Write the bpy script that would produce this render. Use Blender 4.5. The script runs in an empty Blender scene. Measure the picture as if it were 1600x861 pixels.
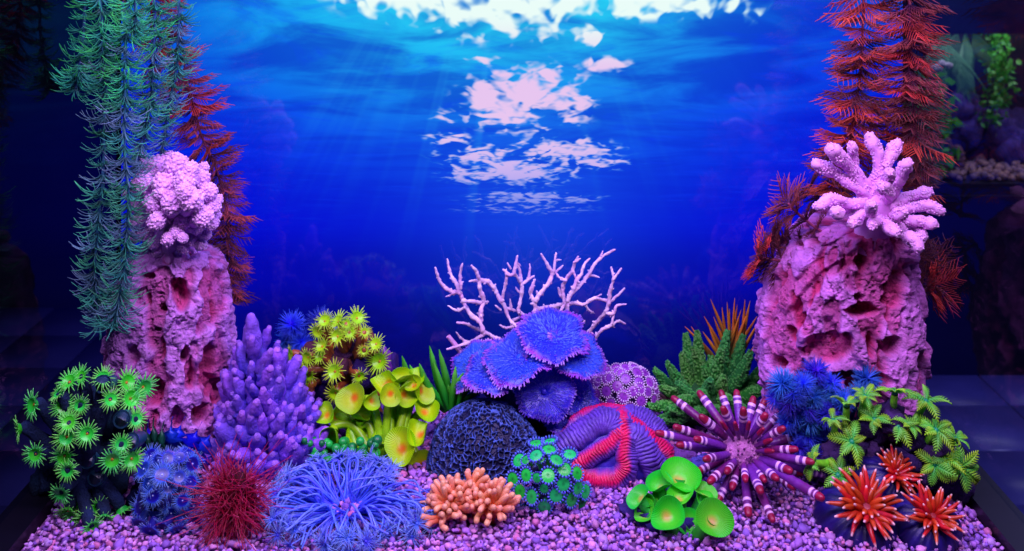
import bpy, math, random
import numpy as np
from mathutils import Matrix, Vector

# ------------------------------------------------------------------ camera, world, lamps
SC = bpy.context.scene
COL = SC.collection
F, H, YH = 1600.0, 0.60, -100.0          # focal length in photo pixels, eye height over the gravel, horizon row
cam_d = bpy.data.cameras.new('camera')
cam = bpy.data.objects.new('camera', cam_d); COL.objects.link(cam)
cam.location = (0, 0, H); cam.rotation_euler = (math.pi/2, 0, 0)
cam_d.sensor_width = 36; cam_d.lens = 36; cam_d.shift_y = -530.5/1600.0
cam_d.clip_start = 0.02; cam_d.clip_end = 60
cam_d.dof.use_dof = True; cam_d.dof.focus_distance = 1.1; cam_d.dof.aperture_fstop = 9.0
SC.camera = cam

W = bpy.data.worlds.new('World'); SC.world = W; W.use_nodes = True
W.node_tree.nodes['Background'].inputs[0].default_value = (0.010, 0.010, 0.05, 1)
W.node_tree.nodes['Background'].inputs[1].default_value = 0.5

def area(name, loc, target, sx, sy, power, color):
    l = bpy.data.lights.new(name, 'AREA'); l.shape = 'RECTANGLE'; l.size = sx; l.size_y = sy
    l.energy = power; l.color = color
    o = bpy.data.objects.new(name, l); COL.objects.link(o); o.location = loc
    o.rotation_euler = (Vector(target)-Vector(loc)).to_track_quat('-Z', 'Y').to_euler()
    return o
area('tank_lamp_front', (0, 0.62, 0.98), (0, 1.16, 0.12), 1.5, 0.10, 20.0, (0.80, 0.555, 1.0))
area('tank_lamp_back', (0, 1.10, 0.80), (0, 1.12, 0), 1.0, 0.06, 4.0, (0.36, 0.30, 1.0))
area('room_lamp', (1.9, 2.6, 1.5), (1.7, 3.0, -0.97), 0.5, 0.5, 28.0, (0.5, 0.45, 1.0))
area('second_tank_lamp', (2.0, 3.86, 0.243), (2.0, 3.95, -0.3), 0.9, 0.2, 3.0, (1.0, 0.82, 0.85))

SC.view_settings.view_transform = 'Standard'; SC.view_settings.look = 'None'
SC.view_settings.exposure = 0.0; SC.view_settings.gamma = 1.0
SC.render.engine = 'CYCLES'
cy = SC.cycles
cy.use_denoising = True; cy.max_bounces = 6; cy.diffuse_bounces = 3; cy.glossy_bounces = 3
cy.transmission_bounces = 4; cy.transparent_max_bounces = 8
cy.caustics_reflective = False; cy.caustics_refractive = False
cy.sample_clamp_indirect = 4.0

# ------------------------------------------------------------------ helpers
PI = math.pi
def A(*x): return np.array(x, float)
def P(px, py, d): return A((px-800)/F*d, d, H-(py-YH)/F*d)
def gd(py): return F*H/(py-YH)
def G(px, py): return P(px, py, gd(py))
def nrm(v):
    v = np.asarray(v, float); return v/np.maximum(np.linalg.norm(v, axis=-1, keepdims=True), 1e-12)
TINT = A(0.95, 0.88, 1.0)
def c(r, g, b, k=1.0):
    x = A(r, g, b)/255.0
    x = np.where(x <= .04045, x/12.92, ((x+.055)/1.055)**2.4)
    return np.clip(x*k/TINT, 0.002, 0.92)
def mix(a, b, t):
    t = np.asarray(t, float)
    if t.ndim: t = t[..., None]
    return a*(1-t)+b*t
def sstep(a, b, x):
    t = np.clip((x-a)/(b-a), 0, 1); return t*t*(3-2*t)

_r = np.random.RandomState(7)
PERM = np.concatenate([_r.permutation(256)]*2)
GRAD = nrm(_r.normal(size=(256, 3)))
def noise(p):
    p = np.asarray(p, float); i = np.floor(p).astype(int); f = p-i; u = f*f*f*(f*(f*6-15)+10)
    out = 0
    for dx in (0, 1):
        for dy in (0, 1):
            for dz in (0, 1):
                h = PERM[PERM[PERM[(i[..., 0]+dx) & 255]+((i[..., 1]+dy) & 255)]+((i[..., 2]+dz) & 255)]
                g = (GRAD[h]*(f-A(dx, dy, dz))).sum(-1)
                w = (u[..., 0] if dx else 1-u[..., 0])*(u[..., 1] if dy else 1-u[..., 1])*(u[..., 2] if dz else 1-u[..., 2])
                out = out+g*w
    return out*1.6
def fbm(p, o=4):
    s, a = 0, 1.0
    for k in range(o):
        s = s+a*noise(np.asarray(p)*2**k+k*17.3); a *= .5
    return s
def frame(d, roll=0.0):
    d = nrm(d); up = A(0, 0, 1) if abs(d[2]) < .95 else A(0, 1, 0)
    x = nrm(np.cross(up, d)); y = np.cross(d, x)
    cr, sr = math.cos(roll), math.sin(roll)
    return np.stack([x*cr+y*sr, y*cr-x*sr, d], 1)
def path(pts, n):
    p = np.asarray(pts, float)
    if len(p) == 2: t = np.linspace(0, 1, n)[:, None]; return p[0]*(1-t)+p[1]*t
    q = np.vstack([2*p[0]-p[1], p, 2*p[-1]-p[-2]])
    s = np.linspace(0, len(p)-1-1e-6, n); i = s.astype(int); t = (s-i)[:, None]
    a, b, cc, d = q[i], q[i+1], q[i+2], q[i+3]
    return .5*((2*b)+(-a+cc)*t+(2*a-5*b+4*cc-d)*t*t+(-a+3*b-3*cc+d)*t**3)

_ICO = {}
def ico(sub):
    if sub not in _ICO:
        import bmesh
        bm = bmesh.new(); bmesh.ops.create_icosphere(bm, subdivisions=sub, radius=1)
        bm.verts.ensure_lookup_table()
        _ICO[sub] = (A(*[tuple(v.co) for v in bm.verts]), np.array([[v.index for v in f.verts] for f in bm.faces]))
        bm.free()
    return _ICO[sub]

class MB:
    def __init__(s): s.V, s.C, s.Q, s.T, s.n = [], [], [], [], 0
    def add(s, V, C, Q=None, T=None):
        V = np.asarray(V, float).reshape(-1, 3); C = np.broadcast_to(np.asarray(C, float), V.shape)
        s.V.append(V); s.C.append(C)
        if Q is not None and len(Q): s.Q.append(np.asarray(Q)+s.n)
        if T is not None and len(T): s.T.append(np.asarray(T)+s.n)
        s.n += len(V)
    def sheet(s, V, C, wrap=False):                   # V (k, m, 3): rows of a grid
        V = np.asarray(V, float); k, m = V.shape[:2]
        C = np.broadcast_to(np.asarray(C, float), V.shape)
        j = np.arange(m if wrap else m-1); i = np.arange(k-1)[:, None]*m
        a = (i+j).ravel(); b = (i+(j+1) % m).ravel()
        s.add(V.reshape(-1, 3), C.reshape(-1, 3), Q=np.stack([a, b, b+m, a+m], 1))
    def tube(s, pts, R, n=6, C=(.5, .5, .5), tip='round', base=None, rough=0.0, seed=0):
        p = np.asarray(pts, float); k = len(p); R = np.broadcast_to(np.asarray(R, float), (k,)).copy()
        C = np.broadcast_to(np.asarray(C, float), (k, 3)).copy()
        def capit(p, R, C, e):
            t = nrm(p[e]-p[1 if e == 0 else -2]); a = np.radians([32, 60, 80, 90]); r = R[e]
            pp = p[e]+t*r*np.sin(a)[:, None]; rr = r*np.cos(a)+1e-6; ccc = np.repeat(C[e][None], 4, 0)
            if e == 0: return np.vstack([pp[::-1], p]), np.concatenate([rr[::-1], R]), np.vstack([ccc, C])
            return np.vstack([p, pp]), np.concatenate([R, rr]), np.vstack([C, ccc])
        if tip == 'round': p, R, C = capit(p, R, C, -1)
        if base == 'round': p, R, C = capit(p, R, C, 0)
        t = nrm(np.gradient(p, axis=0)); N = np.zeros_like(p)
        x = np.cross(t[0], A(.3, .2, .93)); x = x if np.linalg.norm(x) > 1e-3 else np.cross(t[0], A(1, 0, 0))
        for i in range(len(p)):
            x = x-t[i]*np.dot(x, t[i]); x = x/max(np.linalg.norm(x), 1e-9); N[i] = x
        B = np.cross(t, N); a = np.arange(n)*2*PI/n
        ring = N[:, None]*np.cos(a)[None, :, None]+B[:, None]*np.sin(a)[None, :, None]
        rad = R[:, None]
        if rough:
            rad = rad*(1+rough*noise((p[:, None]+ring*rad[..., None])*(1/max(R.max(), 1e-6))*1.1+seed))
        s.sheet(p[:, None]+ring*rad[..., None], np.repeat(C[:, None], n, 1), wrap=True)
    def blob(s, ctr, rad, sub=2, C=(.5, .5, .5), rot=None, amp=0.0, fr=1.5, seed=0):
        V, T = ico(sub)
        if amp: V = V*(1+amp*fbm(V*fr+seed, 3))[:, None]
        V = V*np.asarray(rad, float)
        if rot is not None: V = V@np.asarray(rot).T
        s.add(V+ctr, C, T=T)
    def blobs(s, ctr, rad, sub=1, C=(.5, .5, .5)):    # many small round bumps at once
        V, T = ico(sub); ctr = np.asarray(ctr, float); n = len(ctr)
        rad = np.broadcast_to(np.asarray(rad, float).reshape(-1, 1, 1) if np.ndim(rad) == 1 else np.asarray(rad), (n, 1, 1))
        vv = ctr[:, None]+V[None]*rad
        C = np.asarray(C, float)
        C = np.broadcast_to(C[:, None] if C.ndim == 2 else C, vv.shape)
        s.add(vv.reshape(-1, 3), C.reshape(-1, 3), T=(T[None]+(np.arange(n)*len(V))[:, None, None]).reshape(-1, 3))
    def needles(s, base, dirn, bend, L, r, segs=4, C0=(.5, .5, .5), C1=(.5, .5, .5), sides=3, taper=.8, swell=0.0):
        base = np.asarray(base, float); n = len(base)
        dirn = nrm(np.broadcast_to(np.asarray(dirn, float), (n, 3))); bend = np.broadcast_to(np.asarray(bend, float), (n, 3))
        L = np.broadcast_to(np.asarray(L, float), (n,)); r = np.broadcast_to(np.asarray(r, float), (n,))
        C0 = np.broadcast_to(np.asarray(C0, float), (n, 3)); C1 = np.broadcast_to(np.asarray(C1, float), (n, 3))
        t = np.linspace(0, 1, segs+1)
        p = base[:, None]+(dirn[:, None]*t[None, :, None]+bend[:, None]*(t**2)[None, :, None])*L[:, None, None]
        tg = nrm(dirn[:, None]+2*bend[:, None]*t[None, :, None])
        ref = np.where(np.abs(dirn[:, 2:3]) < .9, A(0, 0, 1), A(1, 0, 0))
        x = nrm(np.cross(tg, ref[:, None])); y = np.cross(tg, x)
        a = np.arange(sides)*2*PI/sides
        rr = r[:, None]*(1-taper*t**1.5+swell*np.sin(t*PI))[None]
        V = p[:, :, None]+(x[:, :, None]*np.cos(a)[:, None]+y[:, :, None]*np.sin(a)[:, None])*rr[:, :, None, None]
        C = C0[:, None, None]*(1-t)[None, :, None, None]+C1[:, None, None]*t[None, :, None, None]
        C = np.broadcast_to(C, V.shape)
        m = (segs+1)*sides; i = np.arange(segs)[:, None]*sides; j = np.arange(sides)
        q = np.stack([i+j, i+(j+1) % sides, i+sides+(j+1) % sides, i+sides+j], -1).reshape(-1, 4)
        Q = (q[None]+(np.arange(n)*m)[:, None, None]).reshape(-1, 4)
        s.add(V.reshape(-1, 3), C.reshape(-1, 3), Q=Q)
        e = segs*sides; tip = np.stack([np.full(sides-2, e), e+np.arange(1, sides-1), e+np.arange(2, sides)], -1)
        s.T.append((tip[None]+(np.arange(n)*m)[:, None, None]).reshape(-1, 3)+s.n-len(V.reshape(-1, 3)))
    def box(s, lo, hi, C):
        lo, hi = np.asarray(lo, float), np.asarray(hi, float)
        V = np.array([[(lo, hi)[i][0], (lo, hi)[j][1], (lo, hi)[k][2]] for i in (0, 1) for j in (0, 1) for k in (0, 1)])
        Q = [(0, 1, 3, 2), (4, 6, 7, 5), (0, 4, 5, 1), (2, 3, 7, 6), (0, 2, 6, 4), (1, 5, 7, 3)]
        V = np.concatenate([V[list(q)] for q in Q]); s.add(V, C, Q=np.arange(24).reshape(6, 4))
    def mesh(s, name, mat, off=None, flat=False):
        V = np.concatenate(s.V); C = np.concatenate(s.C)
        if off is not None: V = V-np.asarray(off)
        me = bpy.data.meshes.new(name)
        Q = np.concatenate(s.Q) if s.Q else np.zeros((0, 4), int)
        T = np.concatenate(s.T) if s.T else np.zeros((0, 3), int)
        me.vertices.add(len(V)); me.vertices.foreach_set('co', V.astype(np.float32).ravel())
        loops = np.concatenate([Q.ravel(), T.ravel()]); starts = np.concatenate([np.arange(len(Q))*4, len(Q)*4+np.arange(len(T))*3])
        me.loops.add(len(loops)); me.loops.foreach_set('vertex_index', loops.astype(np.int32))
        me.polygons.add(len(starts)); me.polygons.foreach_set('loop_start', starts.astype(np.int32))
        me.update(calc_edges=True)
        if not flat: me.polygons.foreach_set('use_smooth', np.ones(len(starts), bool))
        at = me.attributes.new('Col', 'FLOAT_COLOR', 'POINT')
        at.data.foreach_set('color', np.concatenate([C, np.ones((len(C), 1))], 1).astype(np.float32).ravel())
        me.materials.append(mat); me.update()
        return me
    def build(s, name, mat, parent=None, flat=False, **kw):
        off = wloc(parent) if parent is not None else None
        return put(name, s.mesh(name, mat, off, flat), parent, **kw)

def wloc(o):
    p = np.zeros(3)
    while o is not None: p = p+A(*o.location); o = o.parent
    return p
def put(name, me, parent=None, loc=None, R=None, scale=1.0, kind=None, label=None):
    o = bpy.data.objects.new(name, me); COL.objects.link(o)
    if parent is not None: o.parent = parent
    if loc is not None: o.location = tuple(loc)
    if R is not None: o.rotation_euler = Matrix(np.asarray(R).tolist()).to_euler()
    o.scale = (scale,)*3 if np.ndim(scale) == 0 else tuple(scale)
    if kind: o['kind'] = kind
    if label: o['label'] = label
    return o
def tag(o, label, cat, group=None):
    o['label'] = label; o['category'] = cat
    if group: o['group'] = group
    return o
def thing(name, loc, label, cat, group=None):
    o = bpy.data.objects.new(name, None); COL.objects.link(o); o.location = tuple(loc); o.empty_display_size = .02
    return tag(o, label, cat, group)
def inst(name, me, T, loc, dirn, scale=1.0, roll=0.0, subs=()):   # a part placed in the world, its sub-parts in its own space
    o = put(name, me, T, np.asarray(loc)-wloc(T), frame(dirn, roll), scale)
    for n, m in subs: put(n, m, o)
    return o

def mat(name, rough=.5, spec=.5, sss=0.0, bump=None, var=.25, vscale=60, hue=.0, val=.0, transl=0.0, coat=0.0, sheen=0.0):
    m = bpy.data.materials.new(name); m.use_nodes = True; nt = m.node_tree; N, L = nt.nodes, nt.links
    b = N['Principled BSDF']; b.inputs['Roughness'].default_value = rough; b.inputs['Specular IOR Level'].default_value = spec
    b.inputs['Coat Weight'].default_value = coat; b.inputs['Coat Roughness'].default_value = .12
    b.inputs['Sheen Weight'].default_value = sheen
    at = N.new('ShaderNodeAttribute'); at.attribute_name = 'Col'
    tc = N.new('ShaderNodeTexCoord')
    nz = N.new('ShaderNodeTexNoise'); nz.inputs['Scale'].default_value = vscale; nz.inputs['Detail'].default_value = 4
    L.new(tc.outputs['Object'], nz.inputs['Vector'])
    mr = N.new('ShaderNodeMapRange'); mr.inputs[1].default_value = .3; mr.inputs[2].default_value = .7
    mr.inputs[3].default_value = 1-var; mr.inputs[4].default_value = 1+var*.6
    L.new(nz.outputs['Fac'], mr.inputs[0])
    hs = N.new('ShaderNodeHueSaturation'); L.new(at.outputs['Color'], hs.inputs['Color'])
    val_src = mr.outputs[0]
    if hue or val:
        oi = N.new('ShaderNodeObjectInfo')
        r1 = N.new('ShaderNodeMapRange'); r1.inputs[3].default_value = .5-hue; r1.inputs[4].default_value = .5+hue
        L.new(oi.outputs['Random'], r1.inputs[0]); L.new(r1.outputs[0], hs.inputs['Hue'])
        fr = N.new('ShaderNodeMath'); fr.operation = 'MULTIPLY'; fr.inputs[1].default_value = 7.31; L.new(oi.outputs['Random'], fr.inputs[0])
        f2 = N.new('ShaderNodeMath'); f2.operation = 'FRACT'; L.new(fr.outputs[0], f2.inputs[0])
        r2 = N.new('ShaderNodeMapRange'); r2.inputs[3].default_value = 1-val; r2.inputs[4].default_value = 1+val
        L.new(f2.outputs[0], r2.inputs[0])
        mu = N.new('ShaderNodeMath'); mu.operation = 'MULTIPLY'; L.new(mr.outputs[0], mu.inputs[0]); L.new(r2.outputs[0], mu.inputs[1])
        val_src = mu.outputs[0]
    L.new(val_src, hs.inputs['Value']); L.new(hs.outputs[0], b.inputs['Base Color'])
    if sss:
        b.inputs['Subsurface Weight'].default_value = sss; b.inputs['Subsurface Radius'].default_value = (1, .6, 1); b.inputs['Subsurface Scale'].default_value = .004
    if bump:
        bn = N.new('ShaderNodeTexNoise'); bn.inputs['Scale'].default_value = bump[0]; bn.inputs['Detail'].default_value = 5
        bn.inputs['Roughness'].default_value = .65
        L.new(tc.outputs['Object'], bn.inputs['Vector'])
        bb = N.new('ShaderNodeBump'); bb.inputs['Strength'].default_value = bump[1]; bb.inputs['Distance'].default_value = bump[2]
        L.new(bn.outputs['Fac'], bb.inputs['Height']); L.new(bb.outputs[0], b.inputs['Normal'])
    if transl:
        tr = N.new('ShaderNodeBsdfTranslucent'); L.new(hs.outputs[0], tr.inputs[0])
        mx = N.new('ShaderNodeMixShader'); mx.inputs[0].default_value = transl
        L.new(b.outputs[0], mx.inputs[1]); L.new(tr.outputs[0], mx.inputs[2]); L.new(mx.outputs[0], N['Material Output'].inputs[0])
    return m

M_rock = mat('porous_rock', .95, .15, bump=(340, 1.0, .004), var=.3, vscale=90)
M_white = mat('pale_coral', .75, .3, sss=.15, bump=(900, .6, .001), var=.12, vscale=120, val=.05)
M_gorg = mat('sea_fan_skin', .8, .3, bump=(500, .7, .0015), var=.2, vscale=90)
M_weed = mat('weed_needles', .45, .5, var=.25, vscale=40, hue=.03, val=.3, transl=.25)
M_red = mat('rust_weed', .5, .4, var=.25, vscale=40, hue=.008, val=.3, transl=.25)
M_flesh = mat('soft_polyp', .35, .5, sss=.25, var=.24, vscale=150, hue=.012, val=.15)
M_cap = mat('thin_cap', .35, .5, var=.2, vscale=120, hue=.012, val=.08, transl=.18)
M_stone = mat('dark_live_rock', .85, .25, bump=(260, 1.0, .003), var=.5, vscale=70)
M_branch = mat('branch_coral', .6, .4, bump=(380, 1.0, .003), var=.4, vscale=110, hue=.015, val=.18)
M_brain = mat('brain_skin', .5, .45, bump=(600, .5, .001), var=.2, vscale=120)
M_lobe = mat('lobed_flesh', .42, .5, sss=.12, bump=(700, .4, .0008), var=.28, vscale=110)
M_spine = mat('spine_shell', .38, .5, bump=(500, .25, .0006), var=.2, vscale=120, val=.12)
M_peb = mat('pebble', .75, .3, bump=(300, .4, .001), var=.25, vscale=160)
M_leaf = mat('plant_leaf', .4, .5, var=.2, vscale=60, hue=.01, val=.15, transl=.25)
M_black = mat('black_plastic', .4, .4, var=.15, vscale=30)
M_tile = mat('floor_tile', .32, .5, var=.22, vscale=5, val=.08, bump=(60, .1, .001))
M_room = mat('room_paint', .8, .2, var=.3, vscale=3)

def glass_mat():
    m = bpy.data.materials.new('tank_glass'); m.use_nodes = True; nt = m.node_tree; N, L = nt.nodes, nt.links
    N.remove(N['Principled BSDF'])
    t = N.new('ShaderNodeBsdfTransparent'); t.inputs[0].default_value = (.86, .9, .96, 1)
    g = N.new('ShaderNodeBsdfGlossy'); g.inputs['Roughness'].default_value = .03
    f = N.new('ShaderNodeFresnel'); f.inputs[0].default_value = 1.5
    x = N.new('ShaderNodeMixShader'); gm = N.new('ShaderNodeNewGeometry'); iv = N.new('ShaderNodeMath'); iv.operation = 'SUBTRACT'; iv.inputs[0].default_value = .5; L.new(gm.outputs['Backfacing'], iv.inputs[1])
    mu = N.new('ShaderNodeMath'); mu.operation = 'MULTIPLY'; mu.use_clamp = True; L.new(f.outputs[0], mu.inputs[0]); L.new(iv.outputs[0], mu.inputs[1])
    L.new(mu.outputs[0], x.inputs[0]); L.new(t.outputs[0], x.inputs[1]); L.new(g.outputs[0], x.inputs[2])
    L.new(x.outputs[0], N['Material Output'].inputs[0]); return m
M_glass = glass_mat()

# ------------------------------------------------------------------ printed backdrop: sunlight seen from under water
def poster_mat():
    m = bpy.data.materials.new('backlit_print'); m.use_nodes = True; nt = m.node_tree; N, L = nt.nodes, nt.links
    def S(v): return v
    def op(o, a, b=None, cc=None):
        n = N.new('ShaderNodeMath'); n.operation = o
        for i, v in enumerate((a, b, cc)):
            if v is None: continue
            if isinstance(v, (int, float)): n.inputs[i].default_value = v
            else: L.new(v, n.inputs[i])
        return n.outputs[0]
    add = lambda a, b: op('ADD', a, b); sub = lambda a, b: op('SUBTRACT', a, b); mul = lambda a, b: op('MULTIPLY', a, b); div = lambda a, b: op('DIVIDE', a, b)
    def smooth(lo, hi, x):
        n = N.new('ShaderNodeMapRange'); n.interpolation_type = 'SMOOTHSTEP'; n.inputs[1].default_value = lo; n.inputs[2].default_value = hi
        L.new(x, n.inputs[0]); return n.outputs[0]
    def nz(x, y, z=0.0, detail=4, rough=.5, dist=0.0):
        cb = N.new('ShaderNodeCombineXYZ')
        for i, v in enumerate((x, y, z)):
            if isinstance(v, (int, float)): cb.inputs[i].default_value = v
            else: L.new(v, cb.inputs[i])
        n = N.new('ShaderNodeTexNoise'); n.inputs['Scale'].default_value = 1; n.inputs['Detail'].default_value = detail
        n.inputs['Roughness'].default_value = rough; n.inputs['Distortion'].default_value = dist
        L.new(cb.outputs[0], n.inputs['Vector']); return n.outputs['Fac']
    def cmix(f, a, b, mode='MIX'):
        n = N.new('ShaderNodeMix'); n.data_type = 'RGBA'; n.blend_type = mode
        if isinstance(f, (int, float)): n.inputs[0].default_value = f
        else: L.new(f, n.inputs[0])
        for i, v in ((6, a), (7, b)):
            if isinstance(v, tuple): n.inputs[i].default_value = v+(1,)
            else: L.new(v, n.inputs[i])
        return n.outputs[2]
    tc = N.new('ShaderNodeTexCoord'); sp = N.new('ShaderNodeSeparateXYZ'); L.new(tc.outputs['Object'], sp.inputs[0])
    K = F/1.33
    X = mul(sp.outputs[0], K)                                   # print units from the centre line
    Y = sub(H*K+YH, mul(sp.outputs[2], K))                      # print units from the top
    def gauss(cx, cy, rx, ry):
        a = div(sub(X, cx-800), rx); b = div(sub(Y, cy), ry)
        return op('EXPONENT', mul(add(mul(a, a), mul(b, b)), -1.0))
    # depth of the print: the water surface recedes to a line near row 470
    dist = op('MAXIMUM', div(sub(480, Y), 480), .12)
    u = div(div(X, 520), dist); v = div(1.6, dist)
    wav = nz(mul(div(X, 260), div(1.0, op('POWER', dist, .55))), mul(v, 3.6), 0, 5, .55, .6)
    wav2 = nz(mul(div(X, 170), div(1.0, op('POWER', dist, .5))), mul(v, 5.2), 4.0, 5, .6, 1.2)
    # base tone by height
    rp = N.new('ShaderNodeValToRGB'); L.new(div(Y, 640), rp.inputs[0]); cr = rp.color_ramp; cr.interpolation = 'EASE'
    stops = [(0, (.0008, .070, .80)), (.15, (.0005, .020, .82)), (.30, (.0004, .004, .80)), (.52, (.0004, .001, .66)), (.66, (.0004, .001, .40)), (.80, (.0004, .0008, .17)), (1.0, (.0003, .0006, .05))]
    while len(cr.elements) < len(stops): cr.elements.new(.5)
    for e, (p_, q_) in zip(cr.elements, stops): e.position = p_; e.color = q_+(1,)
    col = rp.outputs[0]
    edge = smooth(330, 620, op('ABSOLUTE', X))
    col = cmix(mul(edge, .30), col, (.0005, .004, .50))
    glow = gauss(800, -60, 340, 175)
    glow2 = gauss(820, 60, 280, 200)
    col = cmix(mul(glow2, .42), col, (.003, .22, .88))
    col = cmix(mul(gauss(560, 30, 260, 110), .6), col, (.0, .40, .86))
    col = cmix(op('MINIMUM', mul(glow, 1.25), 1.0), col, (.02, .70, .93))
    col = cmix(mul(gauss(830, 300, 150, 150), .34), col, (.016, .13, .88))
    # wave shading
    wf = smooth(.36, .66, wav); up = smooth(420, 60, Y)
    col = cmix(mul(mul(sub(1.0, wf), .75), up), col, (.0005, .004, .56))
    col = cmix(mul(mul(smooth(.5, .75, wav2), .42), smooth(440, 200, Y)), col, (.003, .05, .92))
    # light shafts fanning out of the bright patch
    ang = div(X, add(Y, 330))
    ray = smooth(.46, .72, nz(mul(ang, 16), 1.7, 2.0, 2, .5))
    col = cmix(mul(mul(ray, .27), mul(gauss(740, 120, 220, 160), 1.0)), col, (.03, .50, .95))
    # glints
    bumps = [(650, -4, 95, 26, .46), (800, 10, 110, 40, .46), (960, -2, 150, 24, .40), (735, 32, 70, 14, .40), (845, 44, 60, 14, .35), (1120, 2, 70, 20, .38), (1160, 16, 40, 16, .26),
             (925, 60, 22, 9, .36), (950, 100, 26, 9, .5), (860, 116, 24, 9, .44), (765, 148, 40, 26, .40), (825, 150, 75, 40, .46), (880, 160, 40, 26, .36), (790, 178, 50, 22, .34), (695, 180, 20, 10, .34), (755, 93, 22, 6, .34),
             (880, 232, 66, 14, .44), (760, 240, 60, 12, .36), (800, 266, 75, 17, .46), (835, 246, 90, 10, .22), (830, 308, 80, 8, .34), (700, 215, 30, 8, .3), (820, 325, 90, 8, .2), (930, 255, 50, 8, .26)]
    tot = None
    for bx, by, rx, ry, am in bumps:
        g_ = mul(gauss(bx, by, rx*1.12, ry*1.15), am*1.25); tot = g_ if tot is None else op('MAXIMUM', tot, g_)
    gn = nz(mul(div(X, 58), div(1.0, op('POWER', dist, .55))), mul(v, 4.6), 9.0, 1, .4, 1.4)
    gn2 = nz(mul(div(X, 24), div(1.0, op('POWER', dist, .5))), mul(v, 13.0), 2.0, 0, .5, 1.2)
    f = add(mul(tot, .9), mul(sub(gn, .5), 1.25))
    # soften: fine ripples eat the edges
    f = add(f, mul(sub(gn2, .5), .46))
    gl = mul(smooth(.15, .46, f), smooth(.05, .16, tot))
    halo = mul(mul(mul(smooth(.06, .42, f), smooth(.02, .14, tot)), .45), smooth(380, 240, Y))
    warm = smooth(20, 120, Y)
    gcol = cmix(warm, (.82, .98, .93), (.80, .56, .86))
    gcol = cmix(smooth(180, 340, Y), gcol, (.42, .36, .88))
    col = cmix(halo, col, (.05, .60, .93))
    col = cmix(mul(gl, smooth(390, 250, Y)), col, gcol)
    # soft mottling of the deep part
    mot = nz(div(X, 120), div(Y, 60), 1.0, 4, .6)
    col = cmix(mul(smooth(.5, .75, mot), mul(smooth(350, 520, Y), .35)), col, (.001, .004, .36))
    b = N['Principled BSDF']; b.inputs['Base Color'].default_value = (.002, .002, .006, 1); b.inputs['Roughness'].default_value = .06
    b.inputs['Specular IOR Level'].default_value = .65
    L.new(col, b.inputs['Emission Color']); b.inputs['Emission Strength'].default_value = 1.0
    return m
TW, TB = .510, 1.33            # half width and back plane of the tank
mb = MB(); mb.box((-TW+.004, TB-.004, 0), (TW-.004, TB, .60), (0, 0, 0))
pp = mb.mesh('backdrop_poster', poster_mat(), flat=True)
o = put('backdrop_poster', pp); tag(o, 'glossy backlit poster of sunbeams under blue water behind the corals', 'backdrop poster')

# ------------------------------------------------------------------ tank, stand, room
tank = thing('aquarium_tank', (0, 1.14, -.03), 'glass aquarium with black bottom rim holding gravel and corals', 'aquarium')
for s in (-1, 1):
    mb = MB(); mb.box((s*TW-.0002+(.003 if s > 0 else -.003)-.0028, .90, .014), (s*TW+.0002+(.003 if s > 0 else -.003)+.0028, TB+.006, .60), (.5, .5, .5)); mb.build('glass_panel', M_glass, tank, flat=True)
    mb = MB(); mb.box((min(s*.482, s*.520), .90, -.03), (max(s*.482, s*.520), TB+.012, .012), c(9, 7, 22)); mb.build('bottom_rim', M_black, tank, flat=True)
    mb = MB(); mb.box((min(s*.500, s*.520), .90, .601), (max(s*.500, s*.520), TB+.012, .622), c(9, 7, 22)); mb.build('top_rim', M_black, tank, flat=True)
mb = MB(); mb.box((-.499, TB-.015, .601), (.499, TB+.012, .622), c(9, 7, 22)); mb.build('top_rim', M_black, tank, flat=True)
for s in (-1, 1):
    for yy in (1.08, 1.13, 1.17, 1.225, 1.265):
        mb2 = MB(); mb2.tube([(s*.500, yy, .606), (s*.28, yy, .606)], .003, 8, c(9, 7, 22), base='round'); mb2.build('hanging_rail', M_black, tank)
mb = MB(); mb.box((-.481, .90, -.03), (.481, TB+.012, -.004), c(20, 12, 30)); mb.build('base_plate', M_black, tank, flat=True)
stand = MB(); stand.box((-.53, .88, -.96), (.53, TB+.03, -.031), c(12, 10, 20))
o = stand.build('tank_stand', M_black, flat=True); tag(o, 'plain black cabinet carrying the coral aquarium', 'stand')

FZ = H-1.57
mb = MB(); mb.box((-3.2, .4, FZ-.05), (3.2, 5.2, FZ-.006), c(30, 28, 50)); floor = mb.build('room_floor', M_room, flat=True); floor['kind'] = 'structure'
tm = MB()
def bev(w, h, z):  # tile with a small bevel
    a, b = w/2, w/2-.004
    V = np.array([[-a, -a, -.006], [a, -a, -.006], [a, a, -.006], [-a, a, -.006], [-b, -b, 0], [b, -b, 0], [b, b, 0], [-b, b, 0]])
    return V, [(4, 5, 6, 7), (0, 1, 5, 4), (1, 2, 6, 5), (2, 3, 7, 6), (3, 0, 4, 7)]
Vt, Qt = bev(.294, 0, 0); tm.add(Vt, c(74, 70, 150), Q=Qt); tme = tm.mesh('tile', M_tile, flat=True)
for i in range(-9, 10):
    for j in range(12):
        x = i*.30+.02; y = 1.48+j*.30
        if y > 4.2: continue
        put('tile', tme, floor, (x, y, FZ), np.eye(3) if (i+j) % 2 else frame(A(0, 0, 1), PI/2))
mb = MB(); mb.box((-3.2, 5.0, FZ), (3.2, 5.08, 2.2), c(14, 12, 40)); o = mb.build('room_wall', M_room, flat=True); o['kind'] = 'structure'

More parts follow.
